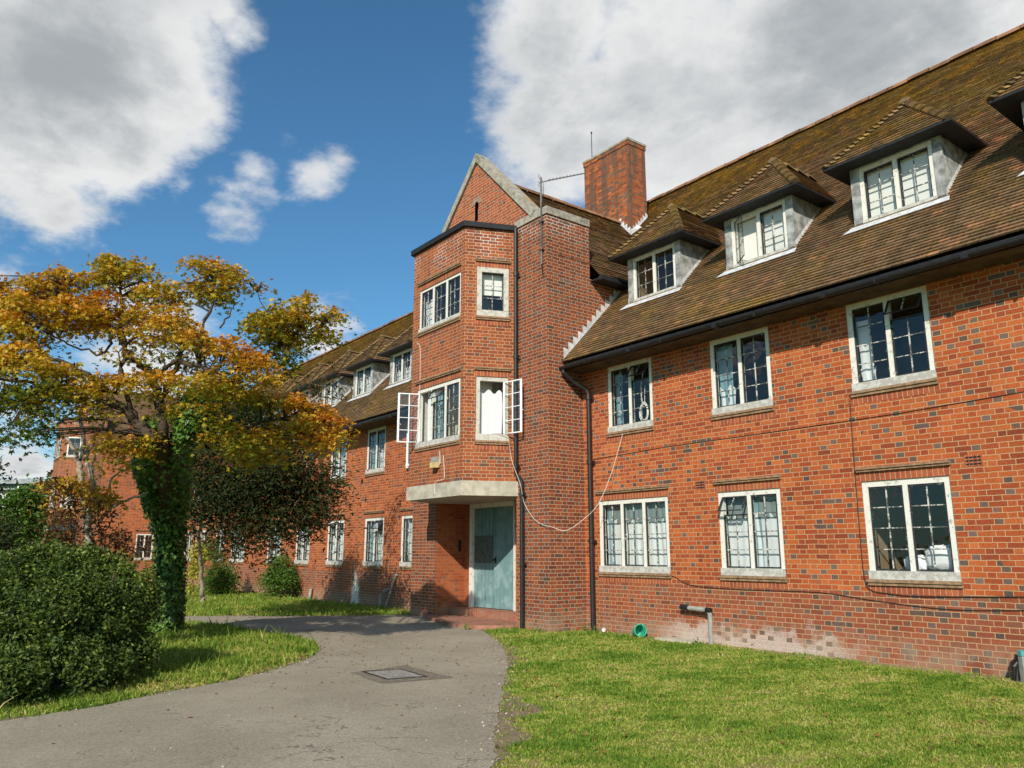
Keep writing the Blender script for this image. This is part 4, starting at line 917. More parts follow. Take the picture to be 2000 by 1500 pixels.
# ------------------------------------------------------------------ ground
def ground_mat():
    t = NT('lawn_ground'); P = t.pos()
    n = t.noise(P, 0.9, 5, 0.65); f = t.noise(P, 30, 4, 0.7); g = t.noise(P, 4.5, 4, 0.6)
    c = t.mix(t.sstep(g, 0.3, 0.7), (0.13, 0.18, 0.028), (0.24, 0.25, 0.055))
    c = t.mix(t.sstep(n, 0.45, 0.65, 0, 0.7), c, (0.33, 0.26, 0.12))
    c = t.mix(1.0, c, t.ramp(f, [(0.25, (0.55, 0.55, 0.5)), (0.75, (1.35, 1.35, 1.3))]), 'MULTIPLY')
    y = t.xyz(P)[1]
    e = t.sstep(t.m_('ADD', y, t.m_('MULTIPLY', t.m_('SUBTRACT', t.noise(P, 2.5, 4, 0.7), 0.5), 0.9)), -0.50, -0.18)
    c = t.mix(t.m_('MULTIPLY', e, 0.8), c, t.mix(f, (0.22, 0.15, 0.09), (0.46, 0.33, 0.21)))
    return t.out(t.pbsdf(c, 0.95, 0.1, t.bump(f, 0.7, 0.02)))
m = MB(); S = 600
m.face([(-S, -S, 0), (S, -S, 0), (S, S, 0), (-S, S, 0)]); o = m.build('ground', ground_mat()); tag(o, 'green lawn and ground around the building', None, kind='structure')
PATH = [(-13.25, -0.97), (-13.3, -1.5), (-12.75, -2.05), (-12.2, -2.37), (-11.3, -2.85), (-10.51, -3.34), (-9.75, -3.85), (-9.07, -4.33), (-8.45, -4.85), (-7.9, -5.29), (-7.25, -5.8), (-6.58, -6.34), (-6.0, -6.8), (-5.58, -7.13), (-5.1, -7.45), (-4.6, -7.95), (-3.6, -9.3), (-2.8, -11.5), (-2.4, -16), (-9.5, -18),
        (-9.2, -13), (-8.9, -11.2), (-8.95, -10.27), (-9.09, -9.84), (-9.22, -9.37), (-9.45, -9.05), (-9.62, -8.7), (-9.87, -8.17), (-10.1, -7.75), (-10.36, -7.39), (-10.6, -7.05), (-10.95, -6.65), (-11.35, -6.28), (-11.74, -6.0), (-12.1, -5.78), (-12.5, -5.6), (-13.1, -5.42), (-13.8, -5.35), (-15.0, -5.35), (-16.5, -5.45), (-18.0, -5.75), (-19.5, -6.3), (-23, -8.0), (-30, -12),
        (-30, -10.6), (-24, -7.2), (-21.2, -5.75), (-20.64, -5.44), (-19.99, -4.59), (-18.86, -3.1), (-18.24, -2.03), (-17.96, -1.1), (-17.62, -0.97), (-16.9, -0.97), (-16.4, -1.2), (-15.3, -1.6), (-14.3, -1.8), (-13.6, -1.7)]
PATH = PATH[:1] + [(-13.62, -1.78)] + PATH[2:-4] + [(-16.9, -1.0), (-16.4, -1.22), (-15.3, -1.6)]
PATH = [(-14.3, -1.6)] + [(-13.55, -1.70)] + PATH[2:]
def resample(poly, step=0.12, jit=0.0, seed=1):
    rr = random.Random(seed); out = []
    for a, b in zip(poly, poly[1:]+poly[:1]):
        a, b = Vector(a), Vector(b); n = max(1, int((b-a).length/step))
        for k in range(n):
            p = a.lerp(b, k/n); out.append((p.x+rr.uniform(-jit, jit), p.y+rr.uniform(-jit, jit)))
    return out
import mathutils.geometry as mg_
def sheet(poly, z):
    tris = mg_.tessellate_polygon([[Vector((x, y, 0)) for x, y in poly]]); m = MB()
    for t in tris:
        p = [poly[i] for i in t]; ar = (p[1][0]-p[0][0])*(p[2][1]-p[0][1])-(p[2][0]-p[0][0])*(p[1][1]-p[0][1])
        if ar < 0: p = p[::-1]
        m.face([(x, y, z) for x, y in p])
    return m
def asphalt_mat():
    t = NT('asphalt'); P = t.pos(); n = t.noise(P, 0.8, 5, 0.6); f = t.noise(P, 55, 4, 0.8); g = t.noise(P, 9, 6, 0.78)
    c = t.mix(t.sstep(n, 0.3, 0.7), (0.285, 0.248, 0.182), (0.365, 0.320, 0.240))
    c = t.mix(1.0, c, t.ramp(f, [(0.3, (0.55, 0.55, 0.55)), (0.72, (1.42, 1.40, 1.36))]), 'MULTIPLY')
    c = t.mix(t.sstep(g, 0.55, 0.72, 0, 0.5), c, (0.42, 0.36, 0.28))
    c = t.mix(t.sstep(t.noise(P, 2.1, 5, 0.75), 0.60, 0.70, 0, 0.35), c, (0.11, 0.10, 0.088))
    vo = t.n('ShaderNodeTexVoronoi', feature='DISTANCE_TO_EDGE'); t.set(vo.inputs['Vector'], t.vm('ADD', P, t.vm('SCALE', t.noise(P, 2.2, 4, 0.6, col=True), sc_=0.9))); vo.inputs['Scale'].default_value = 0.42
    cr = t.m_('MULTIPLY', t.sstep(vo.outputs['Distance'], 0.0, 0.006, 1.0, 0.0), t.sstep(n, 0.45, 0.55))
    c = t.mix(t.m_('MULTIPLY', cr, 0.75), c, (0.07, 0.062, 0.055))
    wn = t.n('ShaderNodeTexVoronoi', feature='F1'); t.set(wn.inputs['Vector'], P); wn.inputs['Scale'].default_value = 3.2
    c = t.mix(t.sstep(wn.outputs['Distance'], 0.02, 0.035, 0.8, 0.0), c, (0.55, 0.52, 0.45))
    return t.out(t.pbsdf(c, 0.92, 0.2, t.bump(t.m_('ADD', f, t.m_('MULTIPLY', g, 0.4)), 0.6, 0.006)))
def dirt_mat():
    t = NT('verge_dirt'); P = t.pos(); f = t.noise(P, 25, 5, 0.75); g = t.noise(P, 3, 4, 0.6)
    c = t.mix(f, (0.13, 0.09, 0.055), (0.38, 0.29, 0.19)); c = t.mix(t.sstep(g, 0.5, 0.65, 0, 0.5), c, (0.14, 0.17, 0.04))
    return t.out(t.pbsdf(c, 0.95, 0.1, t.bump(f, 0.8, 0.02)))
# offset for the verge
def offset(poly, d, seed):
    rr = random.Random(seed); n = len(poly); out = []
    for i in range(n):
        a, b = Vector(poly[i-1]), Vector(poly[(i+1) % n]); t = (b-a).normalized(); nn = Vector((t.y, -t.x)); k = d*rr.uniform(0.3, 1.3)*max(0.15, 0.9+1.1*math.sin(i*0.13+seed)+0.7*math.sin(i*0.41+2))
        out.append((poly[i][0]+nn.x*k, poly[i][1]+nn.y*k))
    return out
P1 = resample(PATH, 0.10, 0.022, 2); area = sum(a[0]*b[1]-b[0]*a[1] for a, b in zip(P1, P1[1:]+P1[:1]))
if area < 0: P1 = P1[::-1]
VG = offset(P1, 0.17, 5)
o = sheet(VG, 0.004).build('verge', dirt_mat()); tag(o, 'bare earth verge along the asphalt drive', None, kind='structure')
o = sheet(P1, 0.008).build('path', asphalt_mat()); tag(o, 'worn asphalt drive curving to the porch', None, kind='structure')
m = sheet(resample([(-9.73, -6.38), (-9.9, -5.5), (-8.6, -5.55), (-8.72, -6.48)], 0.12, 0.02, 4), 0.012); o = m.build('patch', flat('patch_concrete', (0.20, 0.172, 0.13), 0.95, 0.1, 0.3, 22, bump=0.5)); o.name = 'path_patch'; tag(o, 'darker repair patch in the drive around the manhole', None, kind='structure')
MH = empty('manhole_cover', (-9.27, -6.0, 0.012), label='square grey metal manhole cover in the asphalt drive', cat='manhole cover')
q = [(-9.77+9.27, -6.11+6.0), (-9.51+9.27, -5.77+6.0), (-8.84+9.27, -5.81+6.0), (-8.94+9.27, -6.21+6.0)]
q = [(-0.40, -0.22), (0.30, -0.27), (0.40, 0.20), (-0.30, 0.25)]
m = MB()
def quad_ring(k0, k1, z0_, z1_):
    a = [(x*k0, y*k0) for x, y in q]; b = [(x*k1, y*k1) for x, y in q]
    for i in range(4): j = (i+1) % 4; m.face([(*a[i], z0_), (*a[j], z0_), (*b[j], z1_), (*b[i], z1_)])
quad_ring(1.10, 1.10, 0, 0.006); quad_ring(1.10, 1.02, 0.006, 0.006); m.build('frame', M_black, MH)
m = MB(); m.face([(x*0.97, y*0.97, 0.004) for x, y in q]); 
for i in range(-5, 6):
    for j in range(-3, 4):
        x, y = i*0.062, j*0.06; m.box(x-0.018, x+0.018, y-0.012, y+0.012, 0.0045, 0.008)
m.build('cover_plate', flat('manhole_steel', (0.27, 0.255, 0.225), 0.6, 0.4, 0.3, 12, bump=0.3), MH)

# ------------------------------------------------------------------ leaves and grass (numpy)
def mesh_np(name, verts, faces_n, nper, mat, tint=None, parent=None):
    me = bpy.data.meshes.new(name); nv = len(verts); nf = faces_n
    me.vertices.add(nv); me.vertices.foreach_set('co', verts.astype(np.float32).ravel())
    me.loops.add(nf*nper); me.loops.foreach_set('vertex_index', np.arange(nf*nper, dtype=np.int32))
    me.polygons.add(nf); me.polygons.foreach_set('loop_start', np.arange(0, nf*nper, nper, dtype=np.int32))
    me.polygons.foreach_set('loop_total', np.full(nf, nper, dtype=np.int32))
    if tint is not None:
        a = me.attributes.new('tint', 'FLOAT', 'FACE'); a.data.foreach_set('value', tint.astype(np.float32))
    me.materials.append(mat); me.update(calc_edges=True); me.validate()
    o = bpy.data.objects.new(name, me); COL.objects.link(o)
    if parent is not None:
        o.parent = parent; o.matrix_parent_inverse = Matrix.Translation(-Vector(parent.location))
    return o
def frames(N, tilt, out=None, ob=0.0):
    """random orthonormal frames; normal near up with spread tilt; biased outward by vector out"""
    n = rng.normal(size=(N, 3))*tilt; n[:, 2] += 1.0
    if out is not None: n += out*ob
    n /= np.linalg.norm(n, axis=1, keepdims=True)
    a = rng.normal(size=(N, 3)); a -= n*(a*n).sum(1, keepdims=True); a /= np.linalg.norm(a, axis=1, keepdims=True)
    return a, np.cross(n, a), n
def leaves_simple(name, P, size, mat, tint, parent=None, tilt=0.8, aspect=0.5, out=None, ob=0.0):
    N = len(P); a, b, n = frames(N, tilt, out, ob); s = size*rng.uniform(0.6, 1.25, (N, 1))
    w = s*aspect
    p0 = P-a*s*0.5; p2 = P+a*s*0.5-n*s*0.12; p1 = P+b*w*0.5+n*s*0.10-a*s*0.05; p3 = P-b*w*0.5+n*s*0.10-a*s*0.05
    V_ = np.stack([p0, p1, p2, p0, p2, p3], axis=1).reshape(-1, 3)
    return mesh_np(name, V_, 2*N, 3, mat, np.repeat(tint, 2), parent)
def leaves_maple(name, P, size, mat, tint, parent=None, tilt=0.6, out=None, ob=0.0):
    N = len(P); a, b, n = frames(N, tilt, out, ob); s = size*rng.uniform(0.6, 1.3, (N, 1)); allv = []
    for ang, L in ((0, 1.0), (0.85, 0.85), (-0.85, 0.85), (1.8, 0.55), (-1.8, 0.55)):
        d = a*math.cos(ang)+b*math.sin(ang); e = -a*math.sin(ang)+b*math.cos(ang)
        tip = P+d*s*L*0.62-n*s*0.20*L; mid = P+d*s*L*0.28
        allv.append(np.stack([P, mid-e*s*0.125, tip, mid+e*s*0.125], axis=1))
    V_ = np.stack(allv, axis=1).reshape(-1, 3)
    return mesh_np(name, V_, 5*N, 4, mat, np.repeat(tint, 5), parent)
def clump_points(c, r, N, spray=0.16, flat_=0.45, k=None, top=0.5):
    """points in sprays near the surface of an ellipsoid"""
    c = np.array(c); r = np.array(r); m = k or max(4, int(N/55))
    d = rng.normal(size=(m, 3)); d /= np.linalg.norm(d, axis=1, keepdims=True)
    d[:, 2] = np.where(rng.random(m) < top, np.abs(d[:, 2]), d[:, 2])
    rad = rng.uniform(0.25, 1.05, (m, 1))**0.6
    cs = c+d*r*rad; idx = rng.integers(0, m, N)
    g = rng.normal(size=(N, 3))*np.array([spray, spray, spray*flat_])
    g[:, 2] -= 0.25*spray*np.abs(rng.normal(size=N))+0.5*(g[:, 0]**2+g[:, 1]**2)/spray*0.5
    return cs[idx]+g, cs

def limb_mesh(mb, pts, r0, r1, n=7, wig=0.04, seed=0):
    rr = random.Random(seed); P = spline(pts, 5); k = len(P)
    P = [p+Vector((rr.uniform(-wig, wig), rr.uniform(-wig, wig), rr.uniform(-wig, wig)))*(0 if i in (0, k-1) else 1) for i, p in enumerate(P)]
    mb.tube(P, [r0+(r1-r0)*(i/(k-1)) for i in range(k)], n); return P

# ---- big maple
MP = empty('maple_tree', (-16.4, -6.9, 0), label='tall spreading maple with orange autumn leaves and an ivy clad trunk', cat='tree')
D0 = 15.3
def dm(px, py, d):
    k = min(1, max(0, (1000-py)/140)); t_ = 11.3+0.3*(d-15.0) - (1.0 if 380 < px < 520 and 630 < py < 745 else 0)
    return d+(t_-d)*k
def att(px, py, d): return at(px, py, dm(px, py, d))
base = Vector((-16.45, -6.95, 0))
mb = MB(); skel = []
def limb(pp, r0, r1, seed=0, n=8):
    r0, r1 = (r0, r1) if r0 > 0.2 else (r0*0.72, r1*0.8)
    P = limb_mesh(mb, pp, r0, r1, n, 0.03, seed); skel.extend(P)
fork = att(322, 900, 15.4); f2 = att(330, 1010, 15.4)
limb([base, att(328, 1150, 15.4), f2, fork], 0.27, 0.17, 1, 10)
limb([fork, att(300, 855, 15.1), att(262, 820, 14.8), att(225, 790, 14.4), att(190, 750, 14.0), att(150, 722, 13.6), att(90, 695, 13.2)], 0.12, 0.03, 2)
limb([fork, att(318, 850, 15.3), att(310, 790, 15.3), att(300, 745, 15.4), att(282, 718, 15.5)], 0.12, 0.07, 3)
limb([att(282, 718, 15.5), att(250, 690, 15.3), att(235, 655, 15.2), att(238, 600, 15.2), att(235, 545, 15.1)], 0.07, 0.02, 4)
limb([att(225, 770, 14.6), att(240, 712, 14.6), att(243, 670, 14.7), att(220, 630, 14.6), att(160, 600, 14.2), att(130, 560, 14)], 0.06, 0.015, 5)
limb([att(310, 790, 15.3), att(335, 740, 15.6), att(355, 690, 15.8), att(395, 640, 16), att(420, 590, 16), att(415, 545, 16)], 0.07, 0.015, 6)
limb([att(430, 640, 16), att(450, 610, 16), att(465, 590, 16)], 0.02, 0.008, 7)
limb([fork, att(345, 850, 15.8), att(360, 790, 16.2), att(410, 770, 16.5), att(470, 735, 16.8), att(530, 690, 17), att(580, 650, 17.2), att(625, 640, 17.2)], 0.11, 0.02, 8)
limb([att(530, 690, 17), att(520, 620, 17), att(503, 570, 17)], 0.02, 0.006, 9)
limb([att(265, 820, 14.8), att(250, 770, 14.9), att(262, 730, 15)], 0.06, 0.03, 10)
limb([att(300, 745, 15.4), att(345, 705, 15.2), att(400, 720, 15.0), att(450, 730, 14.8)], 0.05, 0.02, 11)
limb([att(225, 655, 15.1), att(200, 690, 14.6), att(160, 680, 14.1), att(100, 655, 13.4)], 0.03, 0.012, 12)
limb([fork, att(380, 850, 16), att(470, 835, 16.5), att(560, 815, 17), att(600, 800, 17.2)], 0.06, 0.015, 13)
limb([att(190, 750, 14.0), att(120, 760, 13.3), att(50, 745, 12.8), att(-60, 730, 12.2)], 0.05, 0.015, 14)
limb([att(300, 780, 15.2), att(330, 900, 15), att(420, 905, 15), att(470, 870, 15)], 0.02, 0.01, 15)
# crown clumps: px, py, rx, ry (px), depth, tint 0 green..1 red, density
CL = [(241,506,52,22,15.1,.50,1),(226,541,50,24,15.1,.44,1),(278,522,24,18,15.1,.5,1),(413,522,56,24,16,.52,1),(437,556,28,40,16,.42,.9),(388,562,32,26,16,.46,1),(462,540,18,20,16,.45,.7),
(504,552,28,9,17,.9,.35),(574,604,98,24,17.2,.46,1),(577,636,100,28,17.2,.40,1),(632,652,34,20,17.2,.38,.8),(658,612,26,12,17.2,.55,.7),(525,650,50,26,17,.42,.9),(553,712,22,26,17,.12,.7),(545,680,40,14,17,.3,.7),
(133,537,68,20,14.2,.58,1),(84,557,60,26,14,.6,1),(28,580,50,36,13.4,.66,1),(-30,560,50,40,13.2,.62,1),(105,597,110,28,14,.64,1),(210,590,62,24,14.8,.68,1),(297,573,58,18,15.4,.56,1),(340,560,40,14,15.6,.5,.8),
(210,617,76,24,14.6,.66,1),(315,611,72,18,15.2,.60,1),(147,624,60,20,14.2,.7,1),(332,638,84,22,14.8,.66,1),(402,657,60,20,15,.64,1),(262,655,60,14,14.9,.6,.55),(455,678,56,22,15.4,.74,1),(490,706,46,28,15.4,.68,1),(520,735,30,16,15.6,.6,.8),
(52,636,62,28,13,.5,1),(-20,630,50,36,12.6,.5,1),(45,685,60,26,12.8,.56,1),(-25,700,50,34,12.4,.5,1),(70,716,80,28,12.9,.52,1),(122,722,40,24,13.4,.46,.8),(70,752,82,28,12.8,.28,1),(-20,765,60,30,12.3,.25,1),(157,764,62,22,13.6,.50,.9),(210,739,46,18,14,.62,.8),
(262,732,52,18,14.6,.66,.7),(332,736,50,16,14.6,.66,.8),(305,757,44,12,14.4,.6,.5),(402,741,60,22,14.8,.48,.9),(455,756,60,24,15.2,.5,.9),(505,768,36,18,15.6,.42,.8),(600,790,60,24,17,.72,1),(562,774,40,14,16.8,.66,.8),(628,818,46,24,17,.74,1),(612,853,40,22,16.6,.70,.9),(655,840,24,14,16.8,.6,.6),(585,825,50,26,16.4,.42,.8),
(455,850,88,26,15,.42,.7),(490,880,60,22,15,.5,.7),(430,822,40,16,15,.34,.7),(522,850,40,20,15.6,.55,.8),(227,850,42,12,14.2,.66,.8),(245,870,46,16,14.2,.70,.9),(280,845,30,12,14.4,.6,.6),
(35,822,60,16,12.6,.12,.6),(87,842,46,12,12.9,.10,.5),(0,850,34,14,12.2,.08,.55),(122,792,56,12,13.3,.40,.45),(60,790,50,14,12.6,.3,.6),(185,800,50,14,13.6,.5,.5),(370,790,60,18,14.8,.5,.6),(350,690,50,14,15.4,.35,.45),(240,690,50,12,14.4,.5,.35)]
pts = []; tin = []; twig = MB(); SK = np.array([[p.x, p.y, p.z] for p in skel])
for (px, py, rx, ry, dp, tt, dn) in CL:
    dp = dm(px, py, dp); m_ = dp/1567.0; c = at(px, py, dp); r = (rx*m_*1.0, rx*m_*0.9, ry*m_*0.85)
    N = int(dn*(rx*ry)*m_*m_*10200)
    p, cs = clump_points((c.x, c.y, c.z-0.02), r, N, spray=0.125, flat_=0.34, k=max(8, int(N/95)))
    pts.append(p); base_t = tt*0.96+0.03+0.15*(p[:, 2]-c.z)/max(r[2], .05)
    tin.append(np.clip(base_t+rng.normal(size=len(p))*0.11, 0, 1))
    for q in cs[::max(1, len(cs)//5)]:
        d = np.linalg.norm(SK-q, axis=1)+np.maximum(0, SK[:, 2]-q[2])*1.5; s = Vector(SK[d.argmin()]); q = Vector(q)
        if 0.15 < (q-s).length < 2.6: mid = s.lerp(q, 0.5)+Vector((0, 0, 0.08)); twig.tube([s, mid, q], [0.014, 0.010, 0.004], 4, cap=False)
b0 = len(mb.v); mb.v += twig.v; mb.f += [tuple(i+b0 for i in f) for f in twig.f]; mb.mi += twig.mi; mb.uv += twig.uv
o = mb.build('trunk', M_bark, None, True); o.parent = MP; o.matrix_parent_inverse = Matrix.Translation(-Vector(MP.location))
P = np.concatenate(pts); leaves_maple('crown', P, 0.084, M_maple, np.concatenate(tin), MP, tilt=0.55)

# ---- ivy on the maple
ivp = []; 
def along(pp, N, rad, z_l=0.0):
    S = np.array([[q.x, q.y, q.z] for q in spline(pp, 12)]); i = rng.integers(0, len(S)-1, N); f = rng.random((N, 1))
    b = S[i]*(1-f)+S[i+1]*f; t = rng.normal(size=(N, 3)); t[:, 2] *= 0.3; t /= np.linalg.norm(t, axis=1, keepdims=True)
    return b+t*rad*(0.75+0.35*rng.random((N, 1))), t
iv = []; no = []
for pp, N, rad in (([base+V(0, 0, 0.0), att(330, 1150, 15.4), att(332, 1010, 15.4)], 4600, 0.29), ([att(332, 1040, 15.4), att(325, 960, 15.4), att(318, 880, 15.4)], 1500, 0.34),
                   ([att(292, 960, 15.2), att(278, 920, 15.1), att(288, 870, 15.2), att(300, 820, 15.3)], 1000, 0.15), ([att(350, 950, 15.3), att(362, 860, 15.4), att(372, 800, 15.5), att(385, 775, 15.6)], 1300, 0.18),
                   ([att(300, 1010, 15.2), att(290, 970, 15.2), att(285, 940, 15.2)], 600, 0.15), ([att(345, 1000, 15.1), att(352, 930, 15.1)], 800, 0.2), ([att(400, 830, 15.6), att(380, 800, 15.5)], 500, 0.2)):
    p, t = along(pp, N, rad); iv.append(p); no.append(t)
iv = np.concatenate(iv); no = np.concatenate(no)
o = leaves_simple('ivy', iv, 0.085, M_ivy, np.clip(rng.normal(0.45, 0.25, len(iv)), 0, 1), None, tilt=0.45, aspect=0.85, out=no, ob=1.6)
tag(o, 'glossy green ivy climbing the trunk of the orange maple', 'ivy')

# ---- generic foliage thing
def plant(name, loc, label, cat, clumps, size, mat, mu, sg, trunks=(), leaf='simple', aspect=0.5, tilt=0.8, spray=0.13, flat_=0.8, dens=1.0, bark=None, crown='crown', group=None, ob=0.0, kdiv=30):
    r = empty(name, loc, label=label, cat=cat, group=group)
    if trunks:
        t = MB()
        for i, (pp, a, b) in enumerate(trunks): limb_mesh(t, pp, a, b, 7, 0.02, i+3)
        o = t.build('trunk', bark or M_bark, None, True); o.parent = r; o.matrix_parent_inverse = Matrix.Translation(-Vector(r.location))
    P = []; Tn = []
    for (c, rad, n, *ex) in clumps:
        p, cs = clump_points(c, rad, int(n*dens), spray=spray, flat_=flat_, top=0.55, k=max(6, int(n*dens/kdiv))); P.append(p); Tn.append(np.clip(rng.normal(ex[0] if ex else mu, sg, len(p)), 0, 1))
    P = np.concatenate(P); k = P[:, 2] > 0.01; P = P[k]; Tn = np.concatenate(Tn)[k]
    if leaf == 'maple': leaves_maple(crown, P, size, mat, Tn, r, tilt)
    else: leaves_simple(crown, P, size, mat, Tn, r, tilt, aspect)
    return r
# dark tree behind the maple
DK = [(400,720,40,20),(450,770,50,24),(500,800,40,30),(560,905,60,40),(600,960,50,30),(650,925,22,16),(470,900,60,40),(410,870,50,40),(540,1010,60,22),(480,1020,50,24),(610,1000,30,16),(395,1000,40,30),(420,770,36,26),(400,800,60,34),(470,812,58,28),(545,850,66,30),(432,900,78,40),(520,915,84,38),(598,930,50,26),(640,952,24,10),(430,960,60,34),(505,992,66,26),(575,1002,40,16),(455,1035,34,12),(385,930,40,50),(560,960,60,22),(620,985,26,10),(355,800,30,40),(480,950,90,40)]
cl = []
for i, (px, py, rx, ry) in enumerate(DK):
    d = 18.2+0.5*math.sin(i*2.1); k = d/1567; c = at(px, py, d); cl.append((tuple(c), (rx*k, rx*k*0.8, ry*k), rx*ry*k*k*5200, 0.25+0.45*(i % 3 == 0)))
for (px, py, rx, ry) in ((600, 770, 40, 16), (640, 750, 40, 12), (672, 738, 22, 8), (620, 800, 30, 12), (655, 890, 20, 10)):
    d = 18.6; k = d/1567; cl.append((tuple(at(px, py, d)), (rx*k, rx*k*0.8, ry*k), rx*ry*k*k*1500, 0.62))

tr = [([at(396, 1168, 25.0), at(393, 1110, 24.6), at(389, 1045, 23.6), at(408, 965, 21), at(450, 900, 18.9)], 0.07, 0.045), ([at(410, 960, 18.8), at(470, 940, 18.4), at(540, 900, 18.2), at(600, 880, 18.2)], 0.06, 0.02), ([at(450, 900, 18.6), at(430, 830, 18.5), at(420, 780, 18.4)], 0.05, 0.02), ([at(470, 862, 18.5), at(520, 858, 18.3), at(560, 850, 18.2)], 0.045, 0.02), ([at(540, 860, 18.4), at(600, 790, 18.5), at(670, 735, 18.6)], 0.03, 0.008)]
for (px, py) in ((430, 1050), (470, 1062), (505, 1050), (540, 1030), (565, 1015), (590, 1000), (615, 990), (640, 975), (655, 945), (662, 960), (390, 1060), (520, 1072), (600, 1030), (630, 1005), (450, 1085)):
    d = 18.0+0.4*math.sin(px); k = d/1567; cl.append((tuple(at(px, py, d)), (13*k, 13*k, 15*k), 55, 0.72))
b2 = at(396, 1168, 25.0)
plant('evergreen_tree', (b2.x, b2.y, 0), 'dark leafy tree overhanging the windows behind the orange maple', 'tree', cl, 0.13, M_darkleaf, 0.4, 0.22, [([Vector((b2.x, b2.y, 0)), b2+V(0, 0, 0.05)], 0.08, 0.07)]+tr, bark=M_barkp, aspect=0.36, spray=0.27, tilt=1.0)
# pale-stemmed small maple behind the bush
pt = lambda x, y: at(x, y, 13.0)
b3 = pt(172, 1130)
tr = [([Vector((b3.x, b3.y, 0)), pt(172, 1090), pt(170, 1000), pt(158, 940), pt(155, 905), pt(163, 860), pt(158, 815), pt(150, 790)], 0.08, 0.02), ([pt(170, 1000), pt(182, 960), pt(178, 925), pt(168, 900), pt(172, 870)], 0.05, 0.025), ([pt(163, 900), pt(190, 850), pt(212, 810), pt(222, 795)], 0.03, 0.012), ([pt(155, 905), pt(140, 870), pt(115, 840), pt(90, 815), pt(75, 808)], 0.035, 0.012), ([pt(180, 930), pt(185, 890), pt(205, 860), pt(240, 850)], 0.02, 0.01), ([pt(195, 1020), pt(220, 990), pt(262, 972), pt(290, 960)], 0.03, 0.012), ([pt(215, 955), pt(222, 930), pt(250, 915), pt(258, 895)], 0.022, 0.008)]
cl = [((tuple(pt(x, y))), (rx*.0083, rx*.0083, ry*.0083), n, t) for x, y, rx, ry, n, t in ((120, 940, 24, 16, 130, .5), (155, 950, 36, 16, 260, .55), (195, 972, 30, 10, 120, .5), (215, 965, 22, 10, 90, .4), (240, 900, 20, 8, 90, .5))]
plant('maple_tree', (b3.x, b3.y, 0), 'small maple with twisting pale stems behind the dark bush', 'tree', cl, 0.11, M_maple, 0.5, 0.12, tr, leaf='maple', bark=M_barkp, spray=0.14, flat_=0.4)
# saplings with reddish leaves
for i, (x, y0, hh, lab) in enumerate(((108, 1080, 150, 'thin reddish sapling at the edge of the dark bush'), (140, 1080, 130, 'reddish sapling between two taller stems above the bush'), (195, 1085, 110, 'dark-leaved sapling in front of the brick wing'), (232, 1095, 60, 'short sapling rising out of the right end of the bush'))):
    q = lambda a, b: at(a, b, 11.6+0.3*i)
    bb = q(x, y0+80); st = [([Vector((bb.x, bb.y, 0)), q(x+3, y0), q(x-3, y0-hh*0.5), q(x+2, y0-hh)], 0.018, 0.006)]
    if i > 1: st.append(([q(x+2, y0-5), q(x+22, y0-25), q(x+40, y0-35)], 0.01, 0.004))
    cl = [((tuple(q(x+dx_, y0-hh*f))), (0.14, 0.14, 0.12), 60, t) for dx_, f, t in ((-14, .15, .2), (10, .3, .4), (-8, .5, .6), (12, .65, .5), (0, .85, .7), (-12, .95, .6), (16, .05, .2))]
    if i > 1: cl += [((tuple(q(x+35, y0-30))), (0.18, 0.18, 0.1), 70, .2)]
    plant('sapling', (bb.x, bb.y, 0), lab, 'sapling', cl, 0.075, M_redleaf, 0.5, 0.2, st, aspect=0.55, spray=0.09, group='saplings behind the bush')
# big dark bush
cl = []
for (px, py, rx, ry, dd_, n) in ((60, 1225, 85, 80, 9.2, 4600), (150, 1190, 85, 80, 9.8, 5000), (225, 1215, 72, 85, 10.2, 4600), (120, 1120, 80, 50, 10.2, 3400), (205, 1135, 60, 45, 10.4, 2600), (30, 1135, 80, 55, 9.9, 3400), (-50, 1200, 90, 90, 9.2, 3800), (255, 1270, 50, 50, 10.3, 2400), (110, 1300, 90, 60, 9.1, 4200), (15, 1320, 80, 60, 8.5, 3600), (195, 1300, 60, 45, 9.6, 2400), (270, 1180, 35, 40, 10.4, 1300), (90, 1075, 30, 16, 10.2, 500), (170, 1085, 36, 16, 10.4, 600), (-60, 1310, 90, 70, 8.6, 2600)):
    k_ = dd_/1567; c = at(px, py, dd_); cl.append((tuple(c), (rx*k_, rx*k_*0.9, ry*k_), n))
for q in range(26):
    px = rng.uniform(-20, 290); cl.append((tuple(at(px, 1085+abs(px-120)*0.25+rng.uniform(-14, 14), 10.2)), (0.05, 0.05, 0.16), 45, 0.75))
tr = [([Vector((-11.4+0.1*k, -9.5, 0)), Vector((-11.4+0.2*(k-2), -9.5+0.1*k, 0.6)), Vector((-11.4+0.35*(k-2), -9.5+0.2*(k-2), 1.3))], 0.03, 0.008) for k in range(5)]
plant('bush', (-11.4, -9.1, 0), 'large dark green bush at the edge of the drive', 'bush', cl, 0.052, M_bush, 0.40, 0.27, tr, aspect=0.62, spray=0.075, tilt=1.0, crown='foliage', kdiv=105, dens=1.75)
